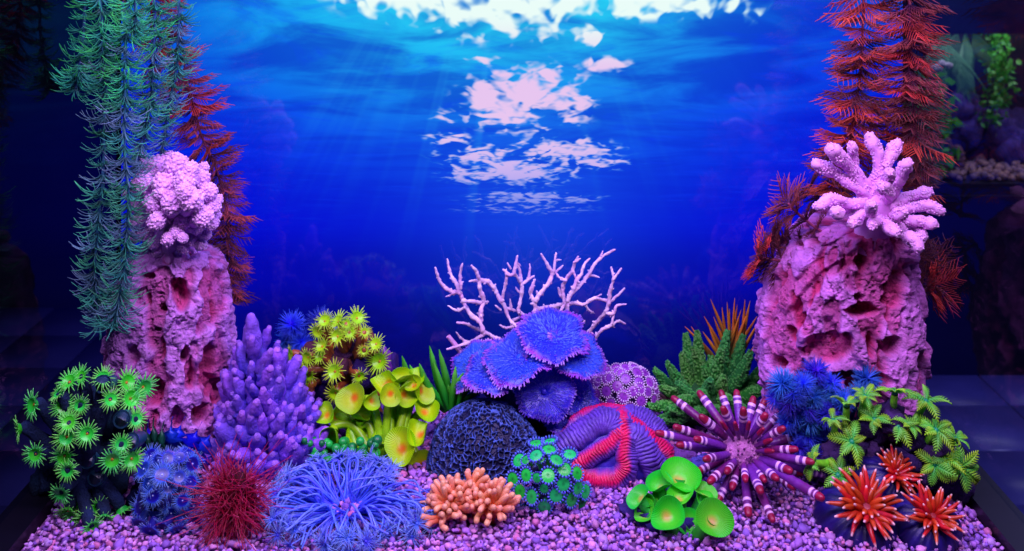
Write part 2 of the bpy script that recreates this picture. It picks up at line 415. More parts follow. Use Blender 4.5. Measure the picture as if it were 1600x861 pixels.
# second aquarium across the room
st2 = MB(); st2.box((1.38, 3.66, FZ), (2.9, 4.3, -.33), c(14, 10, 30)); o = st2.build('cabinet', M_black, flat=True)
tag(o, 'dark glossy cabinet under the planted aquarium across the room', 'cabinet')
t2 = thing('planted_aquarium', (2.0, 3.95, -.33), 'distant planted aquarium with stumps, seen through the glass side', 'aquarium')
mb = MB(); mb.box((1.40, 3.68, -.33), (2.85, 4.28, -.29), c(20, 16, 40)); mb.build('base_plate', M_black, t2, flat=True)
mb = MB(); mb.box((1.40, 3.66, .25), (2.87, 4.28, .37), c(20, 10, 46)); mb.build('hood', M_black, t2, flat=True)
mb = MB(); mb.box((1.42, 4.24, -.29), (2.85, 4.26, .25), c(30, 26, 66)); mb.build('rear_panel', M_black, t2, flat=True)
mb = MB(); mb.box((1.475, 3.672, -.289), (2.85, 3.678, .249), (.5, .5, .5)); mb.build('glass_panel', M_glass, t2, flat=True)
rs = np.random.RandomState(5)
mb = MB(); q = np.stack([rs.uniform(1.42, 2.8, 1500), rs.uniform(3.7, 4.2, 1500), np.full(1500, -.285)], 1); q[:, 2] += rs.uniform(0, .02, 1500)
mb.blobs(q, rs.uniform(.008, .016, 1500), 1, mix(c(170, 120, 110), c(120, 90, 110), rs.rand(1500)))
o = mb.build('gravel', M_peb); o['kind'] = 'stuff'; o['label'] = 'tan gravel bed of the distant aquarium'
for x, hh, r in ((1.575, .17, .026), (1.615, .12, .022), (1.655, .09, .022)):
    mb = MB(); pts = path([(x, 3.8, -.285), (x+.004, 3.8, -.285+hh*.5), (x-.003, 3.8, -.285+hh)], 14)
    mb.tube(pts, r*(1+.25*np.sin(np.arange(14)*2.4)), 12, c(130, 80, 90), rough=.2)
    o = mb.build('tree_stump', M_stone); tag(o, {1.575: 'tallest brown ringed stump in the distant aquarium', 1.615: 'middle height brown stump in the distant aquarium', 1.655: 'shortest brown stump in the distant aquarium'}[x], 'stump', 'stumps in the distant aquarium')
mb = MB()
for k in range(14):
    t = k/13; mb.blob((1.62+t*.35, 4.02+.05*math.sin(k), -.05-.18*t+.04*math.sin(k*2.1)), (.07, .07, .08), 3, c(70, 50, 120), amp=.35, seed=k)
    mb.blob((1.66+t*.36, 4.05, -.2), (.09, .07, .11), 2, c(50, 36, 100), amp=.3, seed=k+40)
o = mb.build('boulder', M_stone); tag(o, 'sloping dark violet rock inside the distant aquarium', 'rock')
def leafy(name, pts, n, spread, L, c0, c1, seed, label):
    rs = np.random.RandomState(seed); p = path(pts, 40); T = thing(name, p[-1], label, 'plant')
    mb = MB(); mb.tube(p, .005, 5, c0, tip=None); mb.build('stem', M_leaf, T)
    i = rs.randint(0, 40, n); d = nrm(rs.normal(size=(n, 3))*A(1, .7, .8)-A(0, .4, .2)); b = p[i]+rs.normal(size=(n, 3))*spread
    w = nrm(np.cross(d, rs.normal(size=(n, 3))))*L*.28
    V = np.stack([b, b+d*L*.5+w, b+d*L, b+d*L*.5-w], 1); C = np.repeat(mix(c0, c1, rs.rand(n))[:, None], 4, 1)
    mb = MB(); mb.add(V.reshape(-1, 3), C.reshape(-1, 3), Q=np.arange(4*n).reshape(-1, 4)); o = mb.build('foliage', M_leaf, T, kind='stuff'); return T
leafy('ivy', [(1.86, 3.95, .24), (1.87, 3.9, .1), (1.82, 3.9, -.1)], 520, .024, .026, c(30, 120, 50), c(70, 170, 60), 3, 'green leafy vine hanging down inside the distant aquarium')
leafy('bushy_plant', [(1.53, 3.82, .02), (1.54, 3.8, -.1), (1.53, 3.8, -.27)], 420, .04, .06, c(50, 150, 30), c(110, 200, 50), 9, 'bright green leafy plant beside the stumps in the distant aquarium')
T = thing('palm_plant', (1.66, 4.0, .22), 'feathery pale green palm fronds at the top of the distant aquarium', 'plant')
rs = np.random.RandomState(8)
for k in range(7):
    d = A(math.cos(k*.9), -.3, -.2-.12*(k % 3)); mb = MB(); t = np.linspace(0, 1, 26)[:, None]
    p = A(1.62+.03*k, 4.0, .22)+d*t*.16+A(0, 0, -.12)*t*t
    for sgn in (-1, 1): mb.needles(p, nrm(A(sgn*.5, -.3, -.9)+d*.4), A(0, 0, -.3), .08, .003, 3, c(70, 130, 100), c(110, 170, 130))
    mb.build('frond', M_leaf, T)
mb = MB()
for k, (dx, dz, r) in enumerate(((0, 0, .018), (.02, .018, .014), (.045, .012, .012), (-.02, .008, .010))): mb.blob((1.60+dx, 3.86, .10+dz), (r*1.3, r, r), 2, c(150, 140, 170), amp=.3, seed=k)
mb.tube([(1.60, 3.86, .095), (1.62, 3.96, .02), (1.63, 4.0, -.02)], [.01, .012, .015], 6, c(110, 100, 140), tip=None)
o = mb.build('ornament', M_stone); tag(o, 'small pale ornament on the violet rock of the distant aquarium', 'ornament')

# ------------------------------------------------------------------ gravel
rs = np.random.RandomState(11)
def bed(x, y): return .004*fbm(np.stack([x*9, y*9, x*0+3.3], -1), 2)+.002
mb = MB(); mb.sheet(np.stack(np.meshgrid(np.linspace(-.481, .481, 60), np.linspace(.90, 1.329, 30))+[np.full((30, 60), -.002)], -1), c(120, 70, 140)); o = mb.build('gravel_bed', M_peb); o['kind'] = 'structure'
gx, gy = np.meshgrid(np.arange(-.476, .478, .0055), np.arange(.935, 1.300, .0055)); n = gx.size
x = gx.ravel()+rs.uniform(-.003, .003, n); y = gy.ravel()+rs.uniform(-.003, .003, n)
x2 = rs.uniform(-.474, .474, 2600); y2 = rs.uniform(.915, 1.15, 2600)
x = np.concatenate([x, x2]); y = np.concatenate([y, y2]); n2 = len(x)
z = bed(x, y)+np.concatenate([rs.uniform(-.001, .0015, n), rs.uniform(.0035, .006, len(x2))])
Vi, Ti = ico(1); forms = []
for k in range(12):
    v = Vi*(1+.2*fbm(Vi*1.3+k*9.1, 2))[:, None]
    for pl in nrm(rs.normal(size=(9, 3))):
        h_ = v@pl-rs.uniform(.42, .78); v = v-np.maximum(h_, 0)[:, None]*pl
    forms.append(v)
forms = np.array(forms)[rs.randint(0, 12, n2)]
sc = (np.exp(rs.normal(0, .28, n2))*.0034)[:, None]*rs.uniform(.7, 1.3, (n2, 3))*A(1, 1, .78); a, b = rs.uniform(0, 2*PI, n2), rs.normal(0, .5, n2)
v = forms*sc[:, None]
ca, sa, cb, sb = np.cos(a)[:, None], np.sin(a)[:, None], np.cos(b)[:, None], np.sin(b)[:, None]
vx, vy, vz = v[..., 0], v[..., 1]*cb-v[..., 2]*sb, v[..., 1]*sb+v[..., 2]*cb
v = np.stack([vx*ca-vy*sa, vx*sa+vy*ca, vz], -1)+np.stack([x, y, z], -1)[:, None]
pal = np.array([c(206, 138, 232), c(184, 116, 228), c(222, 146, 220), c(156, 104, 220), c(216, 120, 186), c(206, 156, 242), c(140, 86, 200)])
pc = pal[rs.choice(7, n2, p=[.24, .2, .16, .13, .1, .12, .05])]*rs.uniform(.75, 1.1, (n2, 1))
mb = MB(); mb.add(v.reshape(-1, 3), np.repeat(pc[:, None], len(Vi), 1).reshape(-1, 3), T=(Ti[None]+(np.arange(n2)*len(Vi))[:, None, None]).reshape(-1, 3))
o = mb.build('gravel', M_peb); o['kind'] = 'stuff'; o['label'] = 'pinkish lilac aquarium gravel covering the tank floor'

# ------------------------------------------------------------------ porous rock towers
def tower(name, sil, d, dep, pits, seed, label, hi, lo, nr=300, nc=380, npit=45, top_round=.06, an=(26, 7), ledge=0.0):
    rs = np.random.RandomState(seed)
    sil = np.array(sil, float)+A(0, -7, 7); py = np.linspace(sil[0, 0], sil[-1, 0], nr)
    xl, xr = np.interp(py, sil[:, 0], sil[:, 1]), np.interp(py, sil[:, 0], sil[:, 2])
    s = np.linspace(0, 1, nr)
    cx = ((xl+xr)/2-800)/F*d; hw = (xr-xl)/2/F*d; z = H-(py-YH)/F*d
    k = np.clip(s/top_round, 0, 1); cap = np.sqrt(np.maximum(1-(1-k)**2, 0)); cap[0] = 0
    th = np.linspace(0, 2*PI, nc, endpoint=False)
    sg = lambda q, e: np.sign(q)*np.abs(q)**e
    ox, oy = sg(np.cos(th), .85), sg(np.sin(th), .85)
    V = np.stack([cx[:, None]+hw[:, None]*cap[:, None]*ox, d+dep*cap[:, None]*oy*np.ones((nr, 1)), z[:, None]*np.ones((1, nc))], -1)
    nor = np.stack([np.broadcast_to(np.cos(th), (nr, nc))*cap[:, None], np.broadcast_to(np.sin(th), (nr, nc))*cap[:, None], np.broadcast_to((1-cap)[:, None], (nr, nc))], -1); nor = nrm(nor+1e-9)
    big = fbm(V*A(9, 9, 6)+seed, 3)
    st = fbm(V*A(an[0], an[0], an[1])+seed*2, 2); ch = sstep(.08, .26, st+.16*fbm(V*55+seed, 2))
    lw = (V[..., 2]*15+.55*fbm(V*A(11, 11, 5)+seed, 2)+2*noise(np.stack([np.cos(th)*1.2, np.sin(th)*1.2, th*0+seed], -1))[None]); fr_ = 1-(lw-np.floor(lw)); saw = fr_*sstep(1.0, .90, fr_)
    rid = 1-np.abs(st)*1.5
    fine = fbm(V*150+seed, 3)
    # pits
    warp = np.stack([fbm(V*40+seed+7, 2), fbm(V*40+seed+19, 2)], -1)
    pit = np.zeros((nr, nc))
    for px, pyy, rx, ry, de in pits:
        c0 = P(px, pyy, d-dep)
        q = np.sqrt(((V[..., 0]-c0[0])/(rx/F*d)+warp[..., 0]*.45)**2+((V[..., 2]-c0[2])/(ry/F*d)+warp[..., 1]*.45)**2)
        w = sstep(1.06, .80, q)*de*(np.sin(th) < .15); pit = np.maximum(pit, w)
    ii = rs.randint(8, nr-4, npit); jj = rs.randint(0, nc, npit)
    for i, j in zip(ii, jj):
        r = rs.uniform(.004, .011); q = np.linalg.norm((V-V[i, j])*A(1, 1, .5), axis=-1)/r+warp[..., 0]*.5
        pit = np.maximum(pit, sstep(1.05, .7, q)*rs.uniform(.4, 1)*r*1.4)
    rg2 = np.abs(fbm(V*A(70, 70, 34)+seed*3, 3)); lip = sstep(.0, .004, pit)*sstep(.012, .004, pit)
    disp = big*.006-.001+ledge*(saw-.45)-ch*.0075+.003*fbm(V*28+seed, 2)-.004*sstep(.07, .0, rg2)+0.0025*lip+fine*.0017+.0018*fbm(V*75+seed, 2)-pit*1.1
    V = V+nor*disp[..., None]
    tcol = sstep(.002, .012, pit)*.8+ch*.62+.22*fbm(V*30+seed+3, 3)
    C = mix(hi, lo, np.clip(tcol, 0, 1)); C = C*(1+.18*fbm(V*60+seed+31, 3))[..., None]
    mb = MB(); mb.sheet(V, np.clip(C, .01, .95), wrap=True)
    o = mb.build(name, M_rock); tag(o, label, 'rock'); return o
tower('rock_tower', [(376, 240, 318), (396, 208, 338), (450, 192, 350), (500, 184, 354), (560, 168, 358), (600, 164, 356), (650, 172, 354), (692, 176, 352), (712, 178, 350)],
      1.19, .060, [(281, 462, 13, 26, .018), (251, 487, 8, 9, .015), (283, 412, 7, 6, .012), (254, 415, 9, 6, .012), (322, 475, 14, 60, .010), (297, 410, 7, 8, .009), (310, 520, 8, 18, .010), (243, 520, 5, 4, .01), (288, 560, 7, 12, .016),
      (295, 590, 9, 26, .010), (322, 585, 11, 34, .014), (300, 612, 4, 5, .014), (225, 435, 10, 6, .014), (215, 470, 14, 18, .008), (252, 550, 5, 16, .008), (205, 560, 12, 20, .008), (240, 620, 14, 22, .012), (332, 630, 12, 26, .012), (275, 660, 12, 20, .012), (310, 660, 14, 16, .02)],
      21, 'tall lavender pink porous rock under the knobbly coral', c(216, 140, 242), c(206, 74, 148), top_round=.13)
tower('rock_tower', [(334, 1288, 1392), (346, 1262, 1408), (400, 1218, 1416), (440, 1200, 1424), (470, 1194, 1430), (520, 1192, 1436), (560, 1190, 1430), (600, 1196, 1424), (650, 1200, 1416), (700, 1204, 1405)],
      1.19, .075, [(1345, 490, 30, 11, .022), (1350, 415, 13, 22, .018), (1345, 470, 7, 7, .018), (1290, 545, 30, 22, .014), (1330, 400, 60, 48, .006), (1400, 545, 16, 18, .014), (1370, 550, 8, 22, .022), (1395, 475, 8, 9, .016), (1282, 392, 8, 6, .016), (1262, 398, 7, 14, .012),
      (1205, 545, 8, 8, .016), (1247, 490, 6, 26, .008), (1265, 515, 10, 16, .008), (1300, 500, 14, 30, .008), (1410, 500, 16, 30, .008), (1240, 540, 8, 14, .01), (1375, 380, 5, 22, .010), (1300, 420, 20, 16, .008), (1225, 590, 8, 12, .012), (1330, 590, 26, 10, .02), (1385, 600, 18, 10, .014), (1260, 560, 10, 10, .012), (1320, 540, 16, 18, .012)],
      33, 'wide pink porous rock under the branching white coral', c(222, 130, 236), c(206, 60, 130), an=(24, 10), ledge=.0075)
def small_rock(px, py, r, seed, label, col, name='stone'):
    mb = MB(); p = G(px, py); mb.blob(p+A(0, 0, r[2]*.6), r, 4, col, amp=.4, fr=1.8, seed=seed); o = mb.build(name, M_rock); tag(o, label, 'stone'); return o
small_rock(315, 706, (.016, .014, .014), 3, 'small rounded pink stone at the foot of the lavender rock', c(196, 84, 170))
small_rock(1064, 727, (.020, .016, .014), 5, 'low purple stone between the lobed coral and the urchin', c(120, 70, 160))
small_rock(1100, 735, (.018, .014, .010), 6, 'flat blue violet stone tucked behind the green cup coral', c(90, 80, 190))
# broken pink ring by the green polyps
mb = MB(); p0 = P(178, 660, 1.09); aa = np.linspace(-1.9, 1.1, 20)
mb.tube(p0+np.stack([np.cos(aa)*.016, np.zeros(20), np.sin(aa)*.018], 1), .0055*np.sin(np.linspace(.3, PI-.3, 20))**.5, 8, c(200, 100, 200), base='round')
mb.tube([p0+A(.006, 0, -.014), P(180, 742, 1.09)+A(0, 0, -.004)], [.004, .006], 8, c(150, 70, 160)); o = mb.build('coral_fragment', M_white); tag(o, 'curved pink coral fragment behind the green star polyps', 'coral fragment')

# ------------------------------------------------------------------ hanging weeds
def whorl_needles(n, L, r, seed, c0, c1, droop=1.15, curl=1.5):
    rs = np.random.RandomState(seed); a = np.arange(n)*2*PI/n+rs.normal(0, .18, n); l = L*rs.uniform(.75, 1.15, n)
    d = np.stack([np.cos(a), np.sin(a), np.full(n, -droop)+rs.normal(0, .15, n)], 1); b = np.stack([np.cos(a)*.25, np.sin(a)*.25, np.full(n, curl)*rs.uniform(.4, 1.2, n)], 1)
    mb = MB(); mb.needles(np.stack([np.cos(a), np.sin(a), rs.uniform(-2, 2, n)], 1)*.0015, d, b*.62, l, r, 5, c0, mix(c0, c1, rs.uniform(.6, 1.1, n)), taper=.75); return mb
def whorl_fronds(n, L, r, seed, c0, c1, droop=.85):
    rs = np.random.RandomState(seed); mb = MB()
    for k in range(n):
        a = k*2*PI/n+rs.normal(0, .2); d = nrm(A(math.cos(a), math.sin(a), -droop+rs.normal(0, .2))); side = nrm(np.cross(d, A(0, 0, 1))); l = L*rs.uniform(.8, 1.15)
        up = np.cross(side, d); bend = up*.6+side*rs.normal(0, .25)
        mb.needles([d*.001], [d], [bend], l, r*1.3, 5, c0, c1, taper=.5)
        t = np.linspace(.12, .92, 6)
        for sg in (-1, 1):
            bb = d*.001+(d*t[:, None]+bend*(t**2)[:, None])*l
            mb.needles(bb, d*.9+side*sg*.75+up*.1, d*.3+up*.2, l*(.62-.3*t), r, 3, mix(c0, c1, t), c1, taper=.6)
    return mb
GW = [[whorl_needles(26, .029, .00088, 40+k, c(40, 112, 130), q).mesh('whorl', M_weed) for k in range(3)] for q in (c(66, 235, 120), c(86, 214, 160), c(140, 176, 215))]
RW = [[whorl_fronds(8, .027, .00062, 60+k, p_, q).mesh('whorl', M_red) for k in range(3)] for p_, q in ((c(130, 38, 66), c(220, 76, 66)), (c(104, 54, 116), c(186, 76, 82)), (c(72, 30, 72), c(124, 50, 58)))]
def strand(name, pts, d, step, protos, sizes, pick, seed, label, group, stemc, dd=0.0, tilt=0.0):
    rs = np.random.RandomState(seed)
    w = [P(x, y, d+dd*i/max(len(pts)-1, 1)) for i, (x, y) in enumerate(pts)]
    ln = sum(np.linalg.norm(b-a) for a, b in zip(w, w[1:])); n = max(4, int(ln/step)); wig = lambda q: q+.0035*np.stack([noise(q*14+seed*3.1), noise(q*14+seed*5.7+9), 0*q[:, 0]], 1)
    p = wig(path(w, n+1))
    T = thing(name, p[0], label, 'hanging plant' if 'hang' in label else 'plant', group)
    mb = MB(); mb.tube(wig(path(w, 60)), .0016, 6, stemc); mb.build('stem', M_weed, T)
    tg = nrm(np.gradient(p, axis=0))
    for i in range(n+1):
        t = i/n; sz = np.interp(t, [0, .5, 1], sizes)*rs.uniform(.74, 1.18)
        k = pick(t, rs); dr = -tg[i]+rs.normal(0, .2, 3)+A(0, -tilt, 0)
        inst('whorl', protos[k][rs.randint(3)], T, p[i], dr, sz, rs.uniform(0, 6.28))
    return T
gg = 'green hanging weed strands on the left'
pk = lambda t, rs: 0 if t < .18+rs.rand()*.25 else (1 if rs.rand() < .55 else 2)
gs = c(60, 110, 170)
strand('weed_strand', [(150, -90), (158, 60), (166, 140), (157, 300), (150, 420), (152, 505)], 1.12, .0112, GW, (1.05, .95, .85), pk, 1, 'long teal weed strand hanging furthest out from the lavender rock', gg, gs)
strand('weed_strand', [(198, -90), (195, 60), (194, 200), (200, 330), (192, 420), (178, 505)], 1.095, .0112, GW, (1.0, 1.0, .95), pk, 2, 'long teal weed strand hanging in front of the rock and knobbly coral', gg, gs)
strand('weed_strand', [(242, -90), (238, 40), (236, 130), (228, 200), (214, 262)], 1.13, .0112, GW, (.95, .95, .8), pk, 3, 'short green weed strand hanging just above the knobbly coral', gg, gs)
strand('weed_strand', [(276, -90), (277, 30), (272, 110), (260, 180), (246, 246)], 1.16, .0112, GW, (.9, .9, .7), pk, 4, 'green weed strand hanging next to the blue poster', gg, gs)
strand('weed_strand', [(135, -60), (128, 60), (118, 138)], 1.16, .012, GW, (.9, .8, 1.05), lambda t, rs: 0, 5, 'shortest dark green weed strand hanging with a starry tip', gg, gs)
strand('weed_strand', [(205, -60), (212, 20), (205, 45)], 1.075, .011, GW, (1.0, .95, .95), lambda t, rs: 0, 6, 'short bright green sprig hanging topmost in the green weeds', gg, gs)
rg = 'rust red hanging weed strands'
rk = lambda t, rs: 0 if rs.rand() < .45 else (1 if rs.rand() < .6 else 2)
rd = lambda t, rs: 2 if t > .55 and rs.rand() < .75 else rk(t, rs)
rc = c(170, 70, 130)
strand('weed_strand', [(232, -60), (240, 40), (285, 120), (312, 200), (338, 270), (356, 340), (356, 410), (355, 466)], 1.225, .0092, RW, (.95, 1.0, .85), lambda t, rs: rs.choice([0, 1, 1, 2]) if t < .5 else rs.choice([1, 2, 2]), 7, 'rust red weed strand hanging behind the knobbly coral', rg, rc)
strand('weed_strand', [(1352, -90), (1352, 40), (1348, 110), (1336, 180), (1318, 240), (1300, 290)], 1.20, .0100, RW, (1.18, 1.1, 1.0), rk, 8, 'red weed strand hanging beside the poster above the white coral', rg, rc)
strand('weed_strand', [(1422, -90), (1420, 40), (1422, 120), (1430, 200), (1436, 290)], 1.17, .0098, RW, (1.18, 1.15, .95), rd, 9, 'thick red weed strand hanging in front of the distant aquarium', rg, rc)
# red sprigs growing round the right rock
rg2 = 'rust red sprigs around the pink rock'
def sprig(pts, d, sizes, pick, seed, label, tilt=.5): return strand('weed_sprig', pts, d, .0115, RW, sizes, pick, seed, label, rg2, rc, tilt=tilt)
sprig([(1300, 372), (1268, 350), (1244, 330), (1232, 318)], 1.16, (.6, .8, 1.25), lambda t, rs: 1 if t > .5 else 2, 12, 'red feathery sprig fanning out beside the white branching coral')
sprig([(1270, 410), (1232, 408), (1205, 405), (1192, 403)], 1.18, (.7, .9, 1.0), lambda t, rs: 2 if t < .7 else 0, 13, 'orange tipped sprig at the poster side of the pink rock')
sprig([(1255, 385), (1228, 378), (1212, 368)], 1.20, (.8, .9, .8), lambda t, rs: 2, 14, 'dark maroon sprig between the two brighter red sprigs')
sprig([(1300, 330), (1280, 312), (1268, 296)], 1.25, (.8, .8, .7), lambda t, rs: 2, 15, 'dark sprig rising behind the tip of the white branching coral')
sprig([(1400, 340), (1396, 270), (1390, 215), (1384, 180)], 1.255, (.9, .9, .8), lambda t, rs: 2 if rs.rand() < .6 else 0, 11, 'dim red sprig rising behind the branching white coral', .1)
sprig([(1400, 380), (1432, 398), (1458, 412)], 1.23, (.9, .9, .9), lambda t, rs: 2, 16, 'thin dark red sprig under the overhang of the white coral')
sprig([(1400, 440), (1435, 452), (1462, 446)], 1.22, (1.0, 1.0, 1.0), lambda t, rs: 0 if t > .6 else 2, 17, 'lowest rust red sprig on the outer side of the pink rock', .2)

# ------------------------------------------------------------------ knobbly coral on the left rock
rs = np.random.RandomState(4)
base = P(272, 398, 1.17)
T = thing('cauliflower_coral', base, 'pale lilac cauliflower coral with knobbly heads on the lavender rock', 'coral')
cw, cw2 = c(226, 158, 246), c(196, 120, 240)
mb = MB(); st = path([base-A(0, 0, .012), base+A(-.002, 0, .03), base+A(-.002, 0, .06)], 10); mb.tube(st, np.linspace(.017, .012, 10), 20, cw, rough=.5, tip=None); mb.build('stem', M_white, T)
heads = [(245, 262, 20), (275, 258, 20), (222, 285, 18), (258, 290, 22), (290, 282, 20), (312, 280, 17), (215, 318, 17), (240, 318, 18), (270, 318, 20), (300, 312, 20), (325, 300, 16), (333, 322, 14), (318, 338, 18), (215, 345, 13), (245, 345, 16),
         (285, 345, 15), (307, 352, 15), (226, 362, 16), (211, 370, 12), (330, 348, 13), (262, 346, 15), (314, 382, 11), (300, 374, 12), (240, 380, 11), (286, 372, 9), (322, 366, 10), (228, 384, 8), (306, 392, 8), (262, 374, 12), (286, 388, 11), (246, 394, 9), (276, 362, 13), (218, 250, 13), (334, 336, 12), (232, 262, 14), (262, 250, 15), (298, 265, 14), (255, 302, 16), (288, 300, 15), (340, 312, 10), (205, 300, 14), (318, 262, 10)]
for k, (hx, hy, hr) in enumerate(heads):
    u = ((hx-272)/70.0, (hy-318)/72.0); rr = u[0]**2+u[1]**2
    dd = 1.165-.05*math.sqrt(max(0, 1-rr))+rs.uniform(-.020, .016)
    p = P(hx, hy, dd); r = hr/F*dd*1.0
    mb = MB(); rt = base+A(-.002+u[0]*.01, 0, .045)
    mb.tube(path([rt, (rt+p)/2+A(0, 0, -.006), p], 8), np.linspace(.007, r*.75, 8), 8, mix(cw2, cw, np.linspace(0, .7, 8)), tip=None)
    mb.blob(p, r*.86, 3, cw, amp=.2, fr=1.7, seed=k)
    nb = 120; ii = np.arange(nb)+.5; ph = np.arccos(1-2*ii/nb); th = PI*(1+5**.5)*ii
    q = nrm(np.stack([np.cos(th)*np.sin(ph), np.sin(th)*np.sin(ph), np.cos(ph)], 1)+rs.normal(0, .085, (nb, 3)))@frame(rs.normal(size=3)).T
    pr = r*.86*(.96+.2*fbm(q*1.7+k, 3))[:, None]
    mb.blobs(p+q*pr, r*rs.uniform(.13, .18, nb), 1, np.clip(mix(cw, c(240, 184, 252), rs.rand(nb)), 0, .92))
    mb.build('knob', M_white, T)

# ------------------------------------------------------------------ branching white coral on the right rock
base = P(1360, 372, 1.15)
T = thing('finger_coral', base, 'white branching coral with blunt rough fingers on the pink rock', 'coral')
wf = c(240, 160, 250)
BR = [  # pixel polylines, radius, depth shift of the tip
    ([(1370, 320), (1352, 298), (1325, 285), (1300, 268), (1276, 256)], 11, -.02), ([(1352, 298), (1335, 270), (1318, 250), (1302, 236)], 13, -.03), ([(1330, 264), (1334, 245), (1330, 226)], 9, -.02),
    ([(1370, 320), (1368, 285), (1374, 262), (1368, 232), (1362, 216)], 12, .0), ([(1376, 262), (1390, 244), (1400, 228)], 12, .01), ([(1372, 300), (1385, 285), (1390, 270)], 10, -.05),
    ([(1380, 310), (1400, 290), (1410, 265), (1418, 256)], 11, -.035), ([(1375, 330), (1350, 318), (1325, 318), (1300, 312), (1278, 320)], 10, -.045), ([(1330, 318), (1312, 330), (1302, 330)], 10, -.05),
    ([(1360, 322), (1345, 338), (1332, 350)], 10, -.05), ([(1375, 325), (1370, 340), (1360, 330), (1362, 318)], 9, -.06), ([(1380, 325), (1410, 312), (1440, 302), (1452, 300)], 10, .0),
    ([(1385, 330), (1420, 325), (1450, 322), (1468, 328)], 11, -.015), ([(1385, 338), (1415, 345), (1440, 345), (1458, 350)], 12, -.03), ([(1380, 335), (1400, 352), (1415, 368), (1432, 382)], 11, -.045),
    ([(1378, 335), (1385, 352), (1400, 362)], 11, -.055), ([(1370, 335), (1375, 345), (1360, 350)], 8, -.05), ([(1390, 330), (1400, 338), (1412, 330)], 10, -.05), ([(1372, 318), (1388, 305), (1378, 292)], 11, -.05),
    ([(1360, 300), (1345, 285), (1338, 270)], 10, .01), ([(1420, 350), (1440, 365), (1430, 378)], 9, -.04)]
mb = MB(); mb.tube(path([base-A(0, 0, .012), P(1362, 350, 1.145), P(1372, 322, 1.13)], 14), np.linspace(.020, .015, 14), 18, wf, rough=.25); mb.build('stem', M_white, T)
rs = np.random.RandomState(6)
for k, (pl, r, ds) in enumerate(BR):
    n = len(pl); w = [P(x, y, 1.135+ds*(i/(n-1))) for i, (x, y) in enumerate(pl)]
    p = path(w, 26); p = p+.0035*np.linspace(0, 1, 26)[:, None]*np.stack([noise(p*60+q) for q in (0, 9, 17)], 1); R = .84*r/F*1.13*np.interp(np.linspace(0, 1, 26), [0, .3, .6, .88, 1], [1.3, .95, .85, 1.12, .92])*(1+.22*noise(p*75+k)); mb = MB()
    mb.tube(p, R, 18, wf, rough=.5, seed=k)
    nb = 700; i = rs.randint(2, 26, nb); a = rs.uniform(0, 2*PI, nb); tg = nrm(np.gradient(p, axis=0))[i]; x = nrm(np.cross(tg, A(.3, .2, .9))); yv = np.cross(tg, x)
    out = x*np.cos(a)[:, None]+yv*np.sin(a)[:, None]; e = (i == 25) & (rs.rand(nb) < .7); out = np.where(e[:, None], nrm(out+tg*1.2), out)
    mb.blobs(p[i]+out*R[i][:, None]*rs.uniform(.84, .97, nb)[:, None]+rs.normal(0, .0004, (nb, 3)), rs.uniform(.0008, .0015, nb), 1, np.clip(mix(wf, c(246, 176, 252), rs.rand(nb)), 0, .92))
    mb.build('branch', M_white, T)

